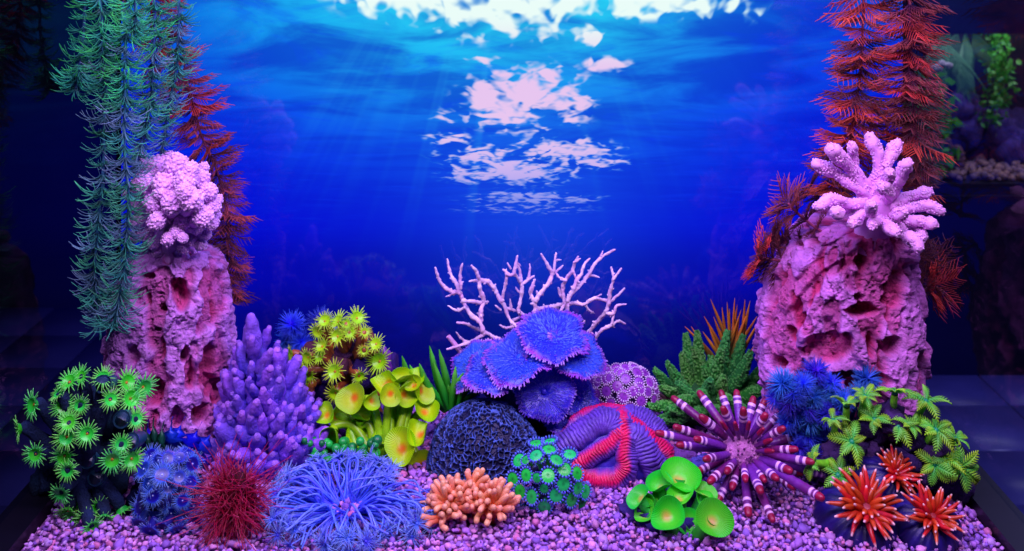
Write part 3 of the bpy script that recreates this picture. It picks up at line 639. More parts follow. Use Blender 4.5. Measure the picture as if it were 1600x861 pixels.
# ------------------------------------------------------------------ sea fan (traced in its own plane, thick and knotted)
def zz(x, y): return (670+x/5.0, 390+y/5.0)
FAN = [([(430, 650), (400, 570), (330, 510), (280, 430), (240, 340), (180, 330), (110, 280), (75, 220), (50, 145)], 15), ([(240, 340), (215, 270), (170, 190), (145, 75)], 14), ([(250, 300), (245, 200), (262, 110)], 11), ([(200, 340), (135, 370)], 8), ([(280, 455), (215, 475), (150, 438)], 9),
       ([(405, 560), (410, 470), (430, 400), (400, 310), (395, 240), (370, 170), (335, 125)], 15), ([(270, 400), (360, 408), (430, 415), (465, 405)], 13), ([(395, 250), (350, 240), (315, 250)], 10), ([(400, 240), (460, 250), (510, 300), (545, 370), (590, 440), (630, 540), (690, 610)], 15),
       ([(600, 720), (520, 690), (440, 645), (350, 610), (290, 580), (220, 570)], 13), ([(430, 660), (330, 720), (240, 750), (145, 778)], 13), ([(310, 725), (260, 700), (215, 645)], 9), ([(570, 400), (590, 310), (610, 190), (580, 155)], 12), ([(610, 190), (660, 190), (680, 110), (695, 50)], 12), ([(640, 150), (612, 105)], 7), ([(690, 100), (720, 130)], 7),
       ([(780, 600), (740, 520), (700, 470), (720, 380), (725, 280), (700, 230), (660, 170)], 15), ([(725, 270), (770, 240), (820, 205)], 10), ([(775, 240), (790, 170), (788, 115)], 9), ([(720, 240), (715, 180), (690, 110)], 10), ([(560, 470), (520, 435)], 8), ([(640, 460), (635, 385)], 9), ([(610, 460), (680, 480)], 11), ([(650, 560), (710, 530)], 13), ([(660, 600), (600, 610), (555, 590)], 10), ([(700, 330), (680, 295)], 7),
       ([(830, 560), (835, 470), (820, 400), (795, 340), (810, 280), (828, 235)], 15), ([(835, 400), (870, 340), (930, 270), (965, 190), (940, 140), (878, 35)], 16), ([(975, 170), (985, 90), (992, 25)], 11), ([(990, 80), (1035, 78)], 7), ([(985, 180), (1020, 150), (1050, 125)], 9), ([(850, 350), (845, 320)], 9),
       ([(850, 465), (950, 450), (1050, 425), (1150, 420), (1220, 425), (1290, 380), (1400, 400), (1450, 380), (1530, 300)], 14), ([(1090, 620), (1085, 500), (1070, 410), (1030, 350), (1010, 300)], 15), ([(1060, 410), (1045, 300), (1075, 230), (1120, 170), (1140, 100), (1165, 55)], 13), ([(1070, 240), (1020, 215), (990, 180)], 10), ([(1135, 100), (1185, 70)], 7), ([(1085, 400), (1130, 310), (1160, 230), (1190, 190), (1215, 120), (1255, 70)], 13), ([(1130, 170), (1150, 230)], 10),
       ([(1110, 340), (1180, 280), (1250, 190), (1300, 110), (1370, 45), (1455, 0)], 13), ([(1350, 50), (1358, 10)], 7), ([(1230, 210), (1290, 205), (1330, 218)], 8), ([(1220, 430), (1250, 470), (1290, 495)], 8), ([(1290, 380), (1350, 350)], 8), ([(1020, 520), (1040, 460), (1065, 430)], 11),
       ([(1240, 660), (1300, 580), (1380, 490), (1405, 420), (1415, 340), (1440, 230), (1425, 140)], 14), ([(1440, 235), (1475, 190), (1505, 145)], 9), ([(1390, 500), (1440, 500), (1470, 440), (1545, 425)], 11), ([(1290, 700), (1350, 630), (1420, 590), (1445, 510)], 13), ([(1430, 585), (1480, 560), (1535, 578)], 10), ([(1425, 590), (1450, 610)], 8), ([(1140, 640), (1190, 590), (1220, 555)], 9), ([(465, 700), (465, 730)], 8)]
fd = 1.275
base = G(835, 655)
T = thing('sea_fan', base, 'pale pink leafless sea fan spreading its knotted branches against the poster', 'sea fan')
gc, gc2 = c(250, 208, 244), c(226, 160, 228)
rs = np.random.RandomState(9)
for k, (pl, r) in enumerate(FAN):
    w = [P(*zz(x, y), fd+.012*math.sin(x*.011+k*.3)) for x, y in pl]; n = 12*len(pl); p = path(w, n); p = p+.0006*np.stack([noise(p*160+q) for q in (0, 9, 17)], 1)
    R = 1.18*r/5.0/F*fd*np.interp(np.linspace(0, 1, n), [0, .6, .93, 1], [1.05, .85, .62, .42])*(1+.28*noise(p*130+k)+.15*noise(p*330+k)); mb = MB()
    mb.tube(p, R, 9, mix(gc, gc2, np.clip(.3+.6*noise(p*70), 0, 1)), rough=.3, seed=k, base='round')
    m = max(2, n//9); i = rs.randint(3, n-2, m); dv = nrm(rs.normal(size=(m, 3))*A(1, .6, 1)); mb.needles(p[i], dv, 0, R[i]*rs.uniform(1.3, 2.1, m), R[i]*.75, 3, gc, c(246, 205, 246), sides=5, taper=.6)
    mb.build('branch', M_gorg, T)
mb = MB()
for a, b in (((700, 525), (835, 655)), ((808, 505), (835, 655)), ((838, 500), (835, 655)), ((887, 510), (835, 655)), ((925, 520), (835, 655)), ((790, 530), (835, 655))):
    mb.tube(path([P(*a, fd), (P(*a, fd)+P(*b, fd))/2+A(0, 0, -.012), base], 14), np.linspace(.003, .006, 14), 8, gc2, rough=.3)
mb.build('trunk', M_gorg, T)

def VN(p, nx, nz):                  # a facing given as lean to the side and lean upward, relative to someone standing before the tank
    t = nrm(A(0, 0, H)-p); r_ = nrm(np.cross(A(0, 0, 1), t)); u_ = np.cross(t, r_); return nrm(nx*r_+nz*u_+math.sqrt(max(.03, 1-nx*nx-nz*nz))*t)
# ------------------------------------------------------------------ frilly blue disc corals
base = G(845, 672)
T = thing('disc_anemone', base, 'blue frilly disc corals with pink rims below the sea fan', 'coral')
rs = np.random.RandomState(12)
def frilly(seed, cin, cmid, crim, ntent=84):
    rs = np.random.RandomState(seed); nr, na = 22, 144; r = np.linspace(0, 1, nr)[:, None]; a = np.linspace(0, 2*PI, na, endpoint=False)[None]
    ruf = .10*np.sin(a*3+seed)+.06*np.sin(a*7+seed*2)+.03*np.sin(a*13)
    lob = 1+.07*np.sin(a*2+seed)+.05*np.sin(a*5+seed*3)
    z = .10*r**2-.10*np.exp(-(r/.16)**2)+ruf*r**3-.10*sstep(.8, 1.0, r)+.005*np.sin(a*46)*sstep(.25, .6, r)
    V = np.stack([np.cos(a)*r*lob, np.sin(a)*r*lob, z], -1)
    C = mix(mix(cin, cmid, sstep(.0, .6, r*np.ones_like(a))), crim, sstep(.90, 1.03, r+.06*np.sin(a*4+seed))*.8)
    mb = MB(); mb.sheet(V, C, wrap=True)
    d = MB(); aa = (np.arange(ntent)+rs.uniform(-.25, .25, ntent))*2*PI/ntent; j = (aa/(2*PI)*na).astype(int) % na; e = V[-1, j]; o2 = np.stack([np.cos(aa), np.sin(aa), rs.normal(-.15, .25, ntent)], 1)
    tipc = mix(mix(crim, cmid, .35), c(200, 170, 255), np.clip(.35+.4*np.sin(aa*2+seed), 0, .9))
    d.needles(e-o2*.03, o2, A(0, 0, -.15), rs.uniform(.07, .13, ntent), .028, 4, crim*.4+cmid*.6, tipc, sides=6, taper=.25)
    n = 900; rr = rs.uniform(.05, .97, n)**.6; aa = rs.uniform(0, 2*PI, n); ii = (rr*(nr-1)).astype(int); j = (aa/(2*PI)*na).astype(int) % na
    b = MB(); q2 = rs.rand(n)[:, None]; b.needles(V[ii, j], np.stack([np.cos(aa), np.sin(aa), rs.uniform(.3, 1.0, n)], 1), 0, rs.uniform(.05, .11, n), .014, 2, cmid, np.where(rr[:, None] > .8, mix(crim*.5+cmid*.5, c(150, 150, 255), q2[:, 0]*.6), mix(cmid, c(120, 160, 255), q2[:, 0])), sides=4, taper=.5)
    m = MB(); m.blob(A(0, 0, -.02), (.10, .10, .05), 2, cmid, amp=.2, seed=seed)
    return mb.mesh('disc', M_cap), [('fringe', d.mesh('fringe', M_flesh)), ('papillae', b.mesh('papillae', M_flesh)), ('mouth', m.mesh('mouth', M_flesh))]
bl = [frilly(k, c(24, 36, 205), c(46, 82, 232), c(200, 56, 215)) for k in range(3)]; bdk = [frilly(8, c(30, 20, 220), c(52, 40, 225), c(120, 60, 225)), frilly(9, c(50, 30, 215), c(80, 50, 225), c(120, 70, 230))]
DI = [(864, 522, 62, (.2, .78), 1.205, 0), (812, 556, 60, (-.15, .74), 1.185, 0), (900, 552, 50, (.35, .62), 1.195, 0), (774, 572, 54, (-.25, .70), 1.185, 0), (740, 570, 46, (-.55, .55), 1.20, 0), (850, 612, 47, (.0, .08), 1.175, 1), (905, 622, 34, (.35, .3), 1.20, 1), (878, 648, 36, (.2, .5), 1.19, 1), (790, 622, 34, (-.2, .5), 1.235, 1), (725, 610, 30, (-.5, .3), 1.23, 1)]
for k, (x, y, r, (nx, nz), d, kind) in enumerate(DI):
    p = P(x, y, d); n = VN(p, nx, nz); me, sb = (bl[k % 3] if kind == 0 else bdk[k % 2])
    inst('disc', me, T, p, n, .94*r/F*d, k*1.3, sb)
    mb = MB(); mb.tube(path([p-n*.006, p-n*.02+A(0, .01, -.012), base+A((x-845)*.00012, 0, 0)], 12), np.linspace(.010, .009, 12), 10, c(34, 26, 140), tip=None); mb.build('stalk', M_flesh, T)
mb = MB(); mb.blob(base+A(0, .01, .012), (.05, .03, .03), 3, c(24, 16, 70), amp=.4, seed=4); mb.build('foot', M_stone, T)

# ------------------------------------------------------------------ star polyps (bright green, yellow)
def polyp_proto(ntent, c_disc, c_t0, c_t1, c_mouth, seed, tl=.75, tr=.045):
    rs = np.random.RandomState(seed); nr, na = 8, 28; r = np.linspace(0, 1, nr)[:, None]; a = np.linspace(0, 2*PI, na, endpoint=False)[None]
    z = -.22+.22*r**1.5+.0*a; rr = r*.52
    V = np.stack([np.cos(a)*rr, np.sin(a)*rr, z], -1); mb = MB(); mb.sheet(V, mix(mix(c_disc, c_mouth, .15), c_disc, sstep(.1, .6, r*np.ones_like(a))), wrap=True)
    mb.tube([(0, 0, -.75), (0, 0, -.4), (0, 0, -.2), (0, 0, -.02)], [.22, .26, .4, .53], 14, c_disc*.75, tip=None)
    t = MB(); aa = np.arange(ntent)*2*PI/ntent+rs.normal(0, .06, ntent); lv = np.arange(ntent) % 2
    d = np.stack([np.cos(aa), np.sin(aa), np.where(lv, .55, .12)+rs.normal(0, .10, ntent)], 1)
    t.needles(np.stack([np.cos(aa)*.47, np.sin(aa)*.47, aa*0-.02], 1), d, A(0, 0, -.12), tl*np.where(lv, .8, 1)*rs.uniform(.65, 1.0, ntent), tr, 4, c_t0, c_t1, sides=4, taper=.65)
    m = MB(); m.blob(A(0, 0, -.19), (.10, .10, .05), 2, c_mouth, amp=.2, seed=seed)
    return mb.mesh('polyp', M_flesh), [('tentacles', t.mesh('tentacles', M_flesh)), ('mouth', m.mesh('mouth', M_flesh))]
def colony(T, pts, protos, cx, cy, rx, ry, d0, bulge, rad, seed, root, stem=None, up=.25, face=.9, stemr=.005, matst=None):
    rs = np.random.RandomState(seed); out = []
    for k, (x, y) in enumerate(pts):
        u, v = (x-cx)/rx, (y-cy)/ry; d = d0-bulge*math.sqrt(max(0, 1-min(1, u*u+v*v)))+rs.uniform(-.006, .006); d = min(d, F*(H-.007)/(y-YH))
        p = P(x, y, d); n = nrm(A(u*.9, -face, -v*.7+up)+rs.normal(0, .33, 3)); me, sb = protos[rs.randint(len(protos))]
        r = (rad if np.ndim(rad) == 0 else rad[k])/F*d*rs.uniform(.82, 1.14)
        inst('polyp', me, T, p, n, r, rs.uniform(0, 6.28), sb); out.append((p, n, r))
        if stem is not None:
            q = p-n*r*.6; rt = root+A(u*.012, .0, rs.uniform(0, .02)); mb = MB()
            mb.tube(path([rt, (rt+q)/2-n*.010, q], 12), np.linspace(stemr*1.5, stemr, 12), 8, stem, tip='round', rough=.3, seed=k); mb.build('stalk', matst or M_stone, T)
    return out
Z1 = [(135, 230), (75, 335), (150, 445), (295, 125), (345, 105), (445, 110), (555, 130), (625, 155), (480, 205), (570, 200), (345, 232), (275, 235), (295, 305), (375, 355), (285, 370), (275, 455), (290, 515), (260, 615), (290, 700), (525, 400), (485, 470), (570, 465), (425, 670), (380, 720), (450, 725), (530, 690), (590, 290), (250, 175), (330, 690), (400, 760)]
pts = [(x/2.77, 550+y/2.77) for x, y in Z1]
base = G(115, 812); gp = [polyp_proto(32, c(44, 225, 54), c(70, 255, 80), c(120, 255, 100), c(190, 120, 30), 70+k, tr=.052) for k in range(3)]
T = thing('star_polyp_coral', base, 'bright green star polyps on dark branching rock at the gravel corner', 'coral')
root = P(128, 770, 1.06)
colony(T, pts, gp, 115, 700, 110, 130, 1.075, .05, 20.5, 1, root, stem=c(22, 40, 80), stemr=.006)
mb = MB(); rs = np.random.RandomState(3)
for k in range(26):
    q = P(128+rs.normal(0, 24), 700+rs.uniform(-90, 105), 1.085+rs.uniform(-.015, .015)); mb.blob(q, rs.uniform(.010, .02), 2, mix(c(16, 26, 66), c(24, 54, 80), rs.rand()), amp=.5, seed=k)
mb.build('rock_base', M_stone, T)
for x, y in ((160, 600), (190, 655), (137, 718), (150, 745), (205, 690)):
    p = P(x, y, 1.05); mb = MB(); n = nrm(A(rs.normal(0, .4), -1, .3)); mb.tube(path([p+A(0, .03, -.01), p], 6), [.006, .007, .008, .008, .0085, .009], 12, c(30, 80, 110), tip=None)
    mb.tube([p, p+n*.0004, p-n*.004], [.009, .007, .004], 12, c(20, 50, 80), tip=None); mb.build('closed_polyp', M_flesh, T)

Z2 = [(170, 150), (265, 95), (365, 80), (265, 170), (325, 150), (120, 275), (180, 265), (250, 340), (450, 205), (465, 290), (375, 365), (105, 335), (110, 400), (255, 450), (160, 535), (475, 560), (395, 240), (40, 255), (190, 215), (475, 470), (205, 95), (310, 110), (400, 150), (130, 360)]
pts = [(440+x/3.075, 470+y/3.075) for x, y in Z2]
rad2 = [1.25*q for q in [15, 15, 16, 15, 14, 14, 14, 16, 14, 16, 14, 13, 13, 13, 12, 12, 8, 12, 12, 11, 12, 12, 9, 12]]
yp = [polyp_proto(30, c(166, 236, 16), c(170, 250, 24), c(206, 255, 56), c(206, 140, 20), 80+k, tr=.05) for k in range(3)]
base = G(545, 690); T = thing('star_polyp_coral', base, 'yellow star polyps on an orange and violet rock behind the yellow caps', 'coral')
colony(T, pts, yp, 545, 570, 85, 95, 1.245, .05, rad2, 2, P(545, 600, 1.24), stem=c(170, 90, 50), stemr=.005, matst=M_flesh)
mb = MB(); rs = np.random.RandomState(8)
for k in range(34):
    x, y = 545+rs.normal(0, 30), rs.uniform(535, 670); cc = mix(c(36, 22, 96), c(150, 80, 60) if x < 560 and y < 570 else c(70, 36, 130), rs.rand())
    mb.blob(P(x, y, 1.245+rs.uniform(-.02, .015)), rs.uniform(.012, .022), 2, cc, amp=.45, seed=k)
mb.build('rock_base', M_stone, T)
mb = MB()
for k, (x, y, r) in enumerate(((516, 548, 12), (566, 528, 9), (558, 516, 8), (520, 558, 10), (486, 600, 9), (600, 560, 12), (604, 575, 11), (530, 540, 9))): mb.blob(P(x, y, 1.225), r/F*A(1.1, 1, 1.6), 3, c(216, 122, 50) if k < 5 else c(110, 50, 150), amp=.4, seed=k)
mb.build('sponge_crust', M_flesh, T)

# ------------------------------------------------------------------ purple staghorn cone
base = G(419, 728)
T = thing('staghorn_coral', base, 'violet cone shaped coral bristling with thick stubby branches', 'coral')
apex = P(395, 540, 1.165); cb = base+A(0, .02, 0); rs = np.random.RandomState(14)
mb = MB(); mb.tube(path([cb-A(0, 0, .005), cb*.5+apex*.5, apex], 24), np.linspace(.050, .010, 24), 24, c(96, 66, 190), rough=.35); mb.build('core', M_branch, T)
cl = []
for k in range(6):
    m = MB(); L = .029; pv = path([(0, 0, 0), (.002*math.sin(k), .001, L*.5), (.003*math.cos(k), 0, L)], 9)
    t = np.linspace(0, 1, 9); m.tube(pv, .0070*np.interp(t, [0, .45, .8, 1], [.95, 1.08, .86, .58])*(1+.08*np.sin(t*14+k)), 14, mix(c(92, 62, 222), c(140, 84, 236), t**1.5), rough=.5, seed=k)
    m.tube([pv[-1]+A(0, 0, .0018), pv[-1]+A(0, 0, .0050), pv[-1]+A(0, 0, .0042), pv[-1]+A(0, 0, .003)], [.0036, .0026, .0016, .0006], 12, c(168, 108, 240), tip=None); cl.append(m.mesh('branch', M_branch))
nB = 230
for k in range(nB):
    t = 1-math.sqrt((k+.5)/nB); a = k*2.39996+rs.normal(0, .15); ctr = cb*(1-t)+apex*t; R = .047*(1-t)**.9+.008
    o_ = A(math.cos(a), math.sin(a), 0)
    if o_[1] > .75: continue
    inst('branch', cl[rs.randint(6)], T, ctr+o_*R*.82, o_*A(1, 1, 0)*(.62-.25*t)+A(0, 0, .72+.5*t)+rs.normal(0, .14, 3), A(1, 1, 1)*rs.uniform(.66, 1.18)*(1.08-.1*t)*A(1, 1, rs.uniform(.85, 1.15)), rs.uniform(0, 6))
m = MB(); pv = path([apex-A(0, 0, .01), P(394, 520, 1.155), P(392, 497, 1.15)], 16); m.tube(pv, np.interp(np.linspace(0, 1, 16), [0, .6, 1], [.0105, .0095, .0058]), 14, c(140, 90, 236), rough=.3); m.build('branch', M_branch, T)
rs = np.random.RandomState(15)
for k in range(16):
    p = G(345+k*9.3+rs.normal(0, 4), 738+rs.uniform(-14, 10)); inst('branch', cl[k % 6], T, p+A(0, 0, .004), A(rs.normal(0, .8), -.5, rs.uniform(.3, 1.0)), rs.uniform(.9, 1.2), rs.uniform(0, 6))

# ------------------------------------------------------------------ green staghorn
base = G(1110, 662)
T = thing('staghorn_coral', base, 'moss green coral with tapering bumpy branches in front of the grass', 'coral')
gb = []
for k in range(5):
    rs = np.random.RandomState(90+k); m = MB(); pv = path([(0, 0, 0), (.04*math.sin(k*2), .05*math.cos(k), .5), (.0, 0, 1)], 20); t = np.linspace(0, 1, 20); R = np.interp(t, [0, .5, .88, 1], [.16, .135, .075, .040])
    m.tube(pv, R, 12, c(50, 170, 60), rough=.2, seed=k); n = 330; i = rs.randint(0, 20, n); a = rs.uniform(0, 6.28, n); o2 = np.stack([np.cos(a), np.sin(a), rs.uniform(.25, .8, n)], 1); bp = pv[i]+o2*A(1, 1, 0)*R[i][:, None]*.9+A(0, 0, 1)*rs.uniform(0, .05, n)[:, None]
    m.needles(bp, o2, 0, rs.uniform(.022, .038, n), rs.uniform(.022, .032, n), 2, c(50, 180, 60), mix(c(90, 236, 86), c(140, 255, 120), rs.rand(n)), sides=5, taper=.35); gb.append(m.mesh('branch', M_branch))
GBR = [(1072, 525, 60, .03), (1090, 522, 62, .02), (1085, 545, 70, -.02), (1066, 555, 55, 0), (1136, 522, 85, 0), (1128, 548, 75, -.03), (1160, 528, 75, .01), (1172, 552, 55, -.02), (1045, 570, 75, -.02), (1025, 580, 80, .01), (1195, 570, 70, 0), (1200, 605, 50, -.03), (1035, 607, 85, -.04), (1060, 600, 60, -.05), (1015, 635, 80, -.05), (1075, 598, 45, -.06), (1110, 595, 50, -.06), (1130, 590, 55, -.055), (1150, 600, 45, -.06), (1045, 640, 65, -.07), (1030, 655, 60, -.07), (1095, 615, 45, -.075), (1140, 622, 40, -.07), (1175, 615, 45, -.06), (1110, 560, 60, .02), (1150, 560, 60, .01), (1060, 625, 55, -.07), (1190, 630, 40, -.06), (1085, 650, 40, -.08), (1165, 640, 40, -.075), (1120, 640, 40, -.08), (1100, 575, 70, -.02)]
rs = np.random.RandomState(16)
for k, (x, y, L, ds) in enumerate(g_ for g_ in GBR if not (g_[2] <= 45 and g_[3] > -.07)):
    tip = P(x, y, 1.262+ds*.8); rt = P(1110+(x-1110)*.22, 640, 1.268); v = tip-rt; ln = np.linalg.norm(v); l2 = min(ln, L/F*1.25*1.25); st = tip-nrm(v)*l2
    w = .1*1.0
    inst('branch', gb[k % 5], T, st, v, (.050+l2*.10, .050+l2*.10, l2), rs.uniform(0, 6))
mb = MB()
for k in range(9): mb.blob(P(1110+rs.normal(0, 35), 640+rs.normal(0, 12), 1.262+rs.normal(0, .015)), .022, 2, c(24, 90, 40), amp=.4, seed=k)
mb.build('base', M_branch, T)

# ------------------------------------------------------------------ grasses
def grass(name, blades, d, w, c0, c1, label, basept, kd=.0):
    T = thing(name, basept, label, 'plant')
    for k, (bx, by, tx, ty, bow) in enumerate(blades):
        a, b = P(bx, by, d+kd*math.sin(k*2.3)), P(tx, ty, d+kd*math.sin(k*2.3+1)-.01); m = (a+b)/2+A(bow/F*d, 0, abs(bow)/F*d*.4)
        p = path([a, m, b], 12); t = np.linspace(0, 1, 12); ww = w*np.interp(t, [0, .35, .8, 1], [.7, 1, .6, .08]); tg = nrm(np.gradient(p, axis=0)); vw = A(0, -1, .0)+A(.3*math.sin(k), 0, 0); s = nrm(np.cross(tg, vw)); f = nrm(np.cross(s, tg))
        V = np.stack([p-s*ww[:, None], p-f*ww[:, None]*.35, p+s*ww[:, None], p+f*ww[:, None]*.2], 1); C = mix(c0, c1, sstep(.25, .95, t)); mb = MB(); mb.sheet(V, np.repeat(C[:, None], 4, 1), wrap=True); mb.build('blade', M_leaf, T)
    return T
grass('grass_tuft', [(700, 640, 671, 540, -3), (704, 640, 686, 546, 2), (706, 642, 712, 572, 0), (708, 642, 706, 604, -2), (712, 642, 735, 588, -6), (714, 644, 742, 600, -8), (714, 644, 752, 612, -8), (700, 642, 655, 568, -10), (698, 642, 640, 570, -14), (696, 642, 628, 556, -20), (718, 644, 760, 622, -6), (706, 640, 690, 590, 4), (716, 644, 735, 618, -4), (716, 648, 770, 628, -6), (694, 640, 662, 590, -6), (704, 640, 724, 582, -4), (701, 640, 677, 565, 0), (710, 642, 728, 604, -6)],
      1.205, .0050, c(34, 170, 40), c(110, 250, 70), 'green grass tuft between the yellow caps and the dark brain coral', G(708, 655), .01)
bl_ = []
rs = np.random.RandomState(17)
tips = [(1070, 510), (1080, 510), (1098, 518), (1100, 494), (1115, 495), (1110, 467), (1128, 480), (1140, 482), (1148, 466), (1152, 476), (1164, 468), (1172, 470), (1183, 494), (1187, 500), (1136, 472), (1158, 484), (1145, 490), (1126, 500), (1168, 488), (1108, 512), (1178, 520), (1190, 525), (1090, 530), (1155, 500), (1132, 512)]
for k, (tx, ty) in enumerate(tips): bl_.append((1142+rs.normal(0, 9), 610, tx, ty, (tx-1140)*.10*-1))
grass('grass_tuft', bl_, 1.295, .0034, c(36, 120, 50), c(240, 140, 50), 'orange tipped grass tuft standing behind the green bumpy coral', G(1142, 640), .012)
bl_ = [(1060, 640, 1020, 596, 2), (1060, 640, 1014, 600, -2), (1060, 642, 1012, 610, 0), (1060, 642, 1022, 612, 0)]
grass('grass_tuft', bl_, 1.27, .0026, c(90, 60, 60), c(150, 100, 130), 'small dry brown blades low beside the purple flower coral', G(1055, 652), .004)

# ------------------------------------------------------------------ dark brain coral
base = G(757, 752); ctr = base+A(0, .035, .0); rxx, ryy, rzz = .064, .058, .068
T = thing('brain_coral', base, 'dark navy domed brain coral with a maze of fine ridges', 'coral')
nr, na = 330, 600; ph = np.linspace(.0, PI*.56, nr)[:, None]; a = np.linspace(0, 2*PI, na, endpoint=False)[None]
U = np.stack([np.sin(ph)*np.cos(a), np.sin(ph)*np.sin(a), np.cos(ph)*np.ones_like(a)], -1)
n = 1650; ii = np.arange(n)+.5; pz = np.arccos(1-1.6*ii/n); tz = PI*(1+5**.5)*ii; rs = np.random.RandomState(18)
sd = nrm(np.stack([np.cos(tz)*np.sin(pz), np.sin(tz)*np.sin(pz), np.cos(pz)], 1)+rs.normal(0, .028, (n, 3)))
Uw = U.reshape(-1, 3)+.03*np.stack([fbm(U.reshape(-1, 3)*7+q, 2) for q in (0, 11, 23)], 1)
edge = np.empty(len(Uw)); cid = np.empty(len(Uw), int)
grp = rs.randint(0, 3, n)
for i in range(0, len(Uw), 8000):
    dd = np.sqrt(((Uw[i:i+8000, None]-sd[None])**2).sum(-1)); o_ = np.argpartition(dd, 2, 1)[:, :2]; q = np.take_along_axis(dd, o_, 1); f1, f2 = q.min(1), q.max(1); edge[i:i+8000] = f2-f1
edge = edge.reshape(nr, na); ridge = sstep(.023, .003, edge)
gap = sstep(.34, .55, noise(U*9+5)*1.0+.2); ridge = ridge*(1-.8*gap)
shape = 1+.05*fbm(U*2.2+3, 2)
V = ctr+U*A(rxx, ryy, rzz)*(shape+.062*ridge-.02)[..., None]
C = mix(c(7, 10, 62), c(80, 112, 218), sstep(.55, 1.0, ridge)*(.6+.5*noise(U*14))); mb = MB(); mb.sheet(V, C, wrap=True); mb.build('skeleton', M_brain, T)

# ------------------------------------------------------------------ lobed red and violet coral
base = G(955, 762); T = thing('lobed_brain_coral', base, 'crimson and violet lobed coral with ribbed folds beside the dark brain coral', 'coral')
cr_, cv, cv2 = c(224, 10, 96), c(112, 64, 200), c(62, 44, 180)
RIDGE = [  # crest line in px, half width px, height m, red band half width px, red band offset px, rib pitch px
    ([(858, 694), (872, 672), (890, 655), (911, 645), (935, 639), (960, 638), (990, 643)], 13, .0085, 5.5, 2, 4.2),
    ([(874, 704), (900, 687), (924, 670), (945, 661), (961, 664), (968, 676)], 18, .0135, 0, 0, 5.0), ([(972, 660), (970, 676), (957, 692), (932, 708), (912, 720), (900, 730)], 15, .0115, 6, 1, 4.0),
    ([(900, 730), (912, 742), (940, 749), (964, 745), (979, 728), (977, 704), (978, 684), (972, 664)], 17, .0130, 6, -6, 4.0), ([(984, 680), (998, 686), (1008, 704), (1018, 722), (1026, 742)], 19, .0130, 0, 0, 5.2),
    ([(970, 652), (984, 664), (1002, 678), (1022, 694), (1038, 708), (1046, 726)], 13, .0095, 5.5, 0, 4.0), ([(984, 650), (1003, 652), (1024, 660), (1041, 672), (1054, 690)], 17, .0115, 0, 0, 5.0)]
nr, na = 260, 620; u_ = np.linspace(0, 1, nr)[:, None]; a = np.linspace(0, 2*PI, na, endpoint=False)[None]
ax = nrm(A(0, -.55, .83)); Rm = frame(ax); ph = u_*PI*.74
D = np.stack([np.sin(ph)*np.cos(a), np.sin(ph)*np.sin(a), np.cos(ph)*np.ones_like(a)], -1)@Rm.T
ctr = P(956, 728, 1.165); ctr[2] = .006; V = ctr+D*A(.064, .044, .050)*(1+.05*fbm(D*2+1, 2))[..., None]; NN = nrm(D/A(.064, .044, .050))
X2 = np.stack([V[..., 0]/V[..., 1]*F+800, YH+(H-V[..., 2])/V[..., 1]*F], -1)+2.0*np.stack([fbm(D*6, 2), fbm(D*6+9, 2)], -1)
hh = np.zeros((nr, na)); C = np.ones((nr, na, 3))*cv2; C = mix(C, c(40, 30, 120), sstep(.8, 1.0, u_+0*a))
for k, (pl, w, ht, rw, ro, pitch) in enumerate(RIDGE):
    q = path(pl, 60); seg = np.diff(q, axis=0); sl = np.linalg.norm(seg, axis=1); S0 = np.concatenate([[0], np.cumsum(sl)[:-1]])
    rel = X2[..., None, :]-q[:-1]; tt = np.clip((rel*seg).sum(-1)/sl**2, 0, 1); dv = rel-tt[..., None]*seg; ds = np.sqrt((dv**2).sum(-1)); m = ds.argmin(-1)
    g = lambda z: np.take_along_axis(z, m[..., None], -1)[..., 0]
    dist = g(ds); sgn = np.sign(seg[m][..., 0]*g(dv[..., 1])-seg[m][..., 1]*g(dv[..., 0])); arc = S0[m]+g(tt)*sl[m]; sd_ = dist*sgn
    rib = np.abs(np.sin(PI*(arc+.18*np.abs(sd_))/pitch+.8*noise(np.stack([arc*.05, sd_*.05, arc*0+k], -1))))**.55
    prof = np.sqrt(np.maximum(0, 1-(dist/w)**2)); h = ht*prof*(.80+.20*rib)*(1+.12*noise(np.stack([arc*.06, arc*0, arc*0+k*3.3], -1)))
    red = sstep(rw+6, rw-3, np.abs(sd_-ro+2*noise(np.stack([arc*.08, arc*0, arc*0+k], -1)))) if rw else .0*dist
    h = h+.0008*red*sstep(.2, .6, prof)
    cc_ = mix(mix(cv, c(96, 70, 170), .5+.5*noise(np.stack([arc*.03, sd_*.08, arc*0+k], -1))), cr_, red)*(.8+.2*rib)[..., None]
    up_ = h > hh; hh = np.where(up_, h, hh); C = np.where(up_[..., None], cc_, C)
V = V+NN*hh[..., None]; V[..., 2] = np.maximum(V[..., 2], -.002)
mb = MB(); mb.sheet(V, np.clip(C, .004, .92), wrap=True); mb.build('mantle', M_lobe, T)

